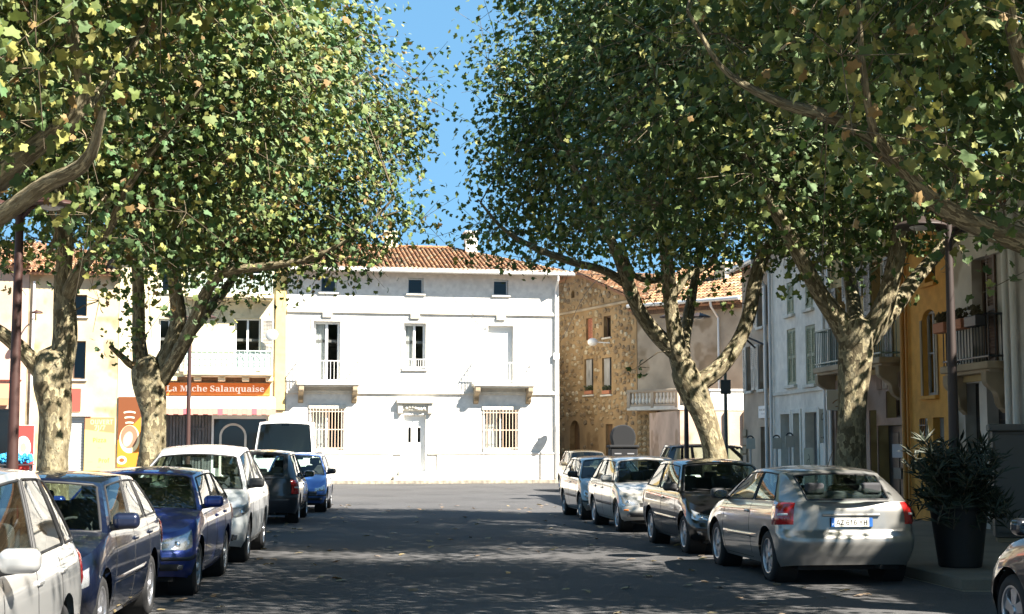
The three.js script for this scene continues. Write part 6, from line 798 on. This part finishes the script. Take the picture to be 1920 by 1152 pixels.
makeCar('white tall car facing us with long swept headlights', 'car', -4.82, 23.25, sideSlope(0.08, false), { ...HATCH, L: 4.3, W: 1.8, H: 1.70, wb: 2.6, R: 0.33, gc: 0.22, bow: 0.11, roofW: 0.7, xa0: 1.42, xa1: 0.3, xc0: -1.98, xc1: -1.45, yb: 1.03, yb2: 1.1, yn: 0.76, yt: 1.05, paint: paintOf(0.62, 0.64, 0.65, 0.1), headlight: [0.81, 0.92, 0.76, 0.90, 0.10], darkLamps: 1, side: [[0.07, 0.26], [0.29, 0.56], [0.59, 0.95]], trim: 'paint', handles: [-0.1, -1.0], doors: [1.0, 0.0, -0.95], mirrorMat: carMats.plastic });
makeCar('dark car seen from behind with red tail light, beyond white tall car', 'car', -5.58, 34.1, sideSlope(0.07, true), { ...HATCH, L: 3.95, H: 1.6, paint: paintOf(0.04, 0.042, 0.05), tail: [0.10, 0.2, 0.55, 0.95], bumperStrip: 1, side: [[0.08, 0.3], [0.33, 0.6], [0.63, 0.94]] });
makeCar('small bright blue car facing us, farthest on left', 'car', -5.62, 39.6, sideSlope(0.07, false), { ...HATCH, L: 3.7, W: 1.64, H: 1.52, wb: 2.38, xa0: 0.95, xa1: 0.3, xc0: -1.72, xc1: -1.45, paint: paintOf(0.05, 0.14, 0.42), bumperStrip: 1, mirrorMat: carMats.plastic, grille: [0.93, 0.999, 0.5, 0.7], spokes: 0 });
makeCar('white delivery van with large windscreen facing us before bakery', 'van', -7.25, 48.2, sideSlope(0.1, false), { name: 'delivery_van', group: null, L: 5.2, W: 2.0, H: 2.5, wb: 3.0, R: 0.34, gc: 0.25, xa0: 1.75, xa1: 1.15, xc0: -2.5, xc1: -2.42, yb: 1.28, yb2: 1.3, yn: 1.05, yt: 1.3, roofW: 0.86, paint: paintOf(0.66, 0.66, 0.65, 0.0), side: [[0.72, 0.95, 0.62]], rearWin: null, van: true, mirrorMat: carMats.plastic, spokes: 0, bowF: 0.16, bow: 0.03, handles: [0.75], doors: [1.5, 0.55] });
// right row, nearest first
makeCar('dark car cut by the right edge, only its front wing in view', 'car', 5.1, 11.35, sideSlope(0.09, true), { ...HATCH, paint: paintOf(0.018, 0.019, 0.024), side: [[0.08, 0.42], [0.46, 0.94]], sideStrip: 2 });
makeCar('silver hatchback seen from behind with number plate, right foreground', 'car', 3.86, 20.1, sideSlope(0.115, true), { ...HATCH, L: 4.15, W: 1.735, H: 1.43, wb: 2.51, fx: 1.22, R: 0.315, xa0: 0.92, xa1: 0.15, xc0: -1.9, xc1: -1.3, yb: 0.93, yb2: 1.0, yt: 0.98, bowR: 0.12, paint: paintOf(0.30, 0.295, 0.28, 0.55), tail: [0.095, 0.2, 0.64, 0.985], plate: 'AZ 616 YH', plateY: 0.755, rearWin: [-0.88, 0.88, 0.06, 0.88], side: [[0.13, 0.45], [0.48, 0.93]], sideStrip: 2, trim: 'paint', antenna: 1, spokes: 6, doors: [0.78, -0.55], handles: [-0.4], mirrorMat: carMats.plastic,
  rear: [[0, 0.95], [0.2, 0.985], [0.36, 1.0], [0.46, 0.995], [0.52, 0.965], [0.85, 0.955], [1, 0.935]] });
makeCar('black hatchback facing us behind the silver foreground car', 'car', 3.36, 25.0, sideSlope(0.115, false), { ...HATCH, H: 1.47, paint: paintOf(0.004, 0.004, 0.0045, 0.0), side: [[0.1, 0.42], [0.46, 0.94]], sideStrip: 2, mirrorMat: carMats.plastic, spokes: 7 });
makeCar('silver hatchback facing us with amber indicator, third on right', 'car', 2.72, 31.1, sideSlope(0.12, false), { ...HATCH, L: 4.15, H: 1.48, wb: 2.61, paint: paintOf(0.47, 0.455, 0.42), indicator: 1, headlight: [0.845, 0.945, 0.66, 0.95, 0.08], side: [[0.07, 0.24], [0.27, 0.57], [0.6, 0.94]], sideStrip: 1, handles: [-0.15, -1.0], doors: [0.85, -0.1, -0.95], spokes: 7 });
makeCar('beige grey small car facing us, farthest in right row', 'car', 2.2, 35.75, sideSlope(0.12, false), { ...HATCH, L: 3.75, W: 1.66, H: 1.45, wb: 2.4, xa0: 0.95, xa1: 0.3, xc0: -1.7, xc1: -1.4, paint: paintOf(0.28, 0.27, 0.25), mirrorMat: carMats.plastic, bumperStrip: 1, sideStrip: 1, spokes: 0 });
makeCar('dark tall car crossing behind the leaning plane tree', 'car', 7.1, 50.5, 0.12, { ...HATCH, L: 4.4, W: 1.8, H: 1.76, wb: 2.65, R: 0.33, xa0: 1.25, xa1: 0.45, xc0: -2.1, xc1: -1.85, yb: 1.02, yb2: 1.05, yn: 0.8, paint: paintOf(0.012, 0.013, 0.016), side: [[0.06, 0.26], [0.29, 0.56], [0.59, 0.95]], group: undefined });
makeCar('yellowish beige car half hidden before the stone house', 'car', 2.75, 56, sideSlope(0.1, false), { ...HATCH, H: 1.55, paint: paintOf(0.16, 0.13, 0.08), side: [[0.1, 0.42], [0.46, 0.94]] });
renderer.render(scene, camera);
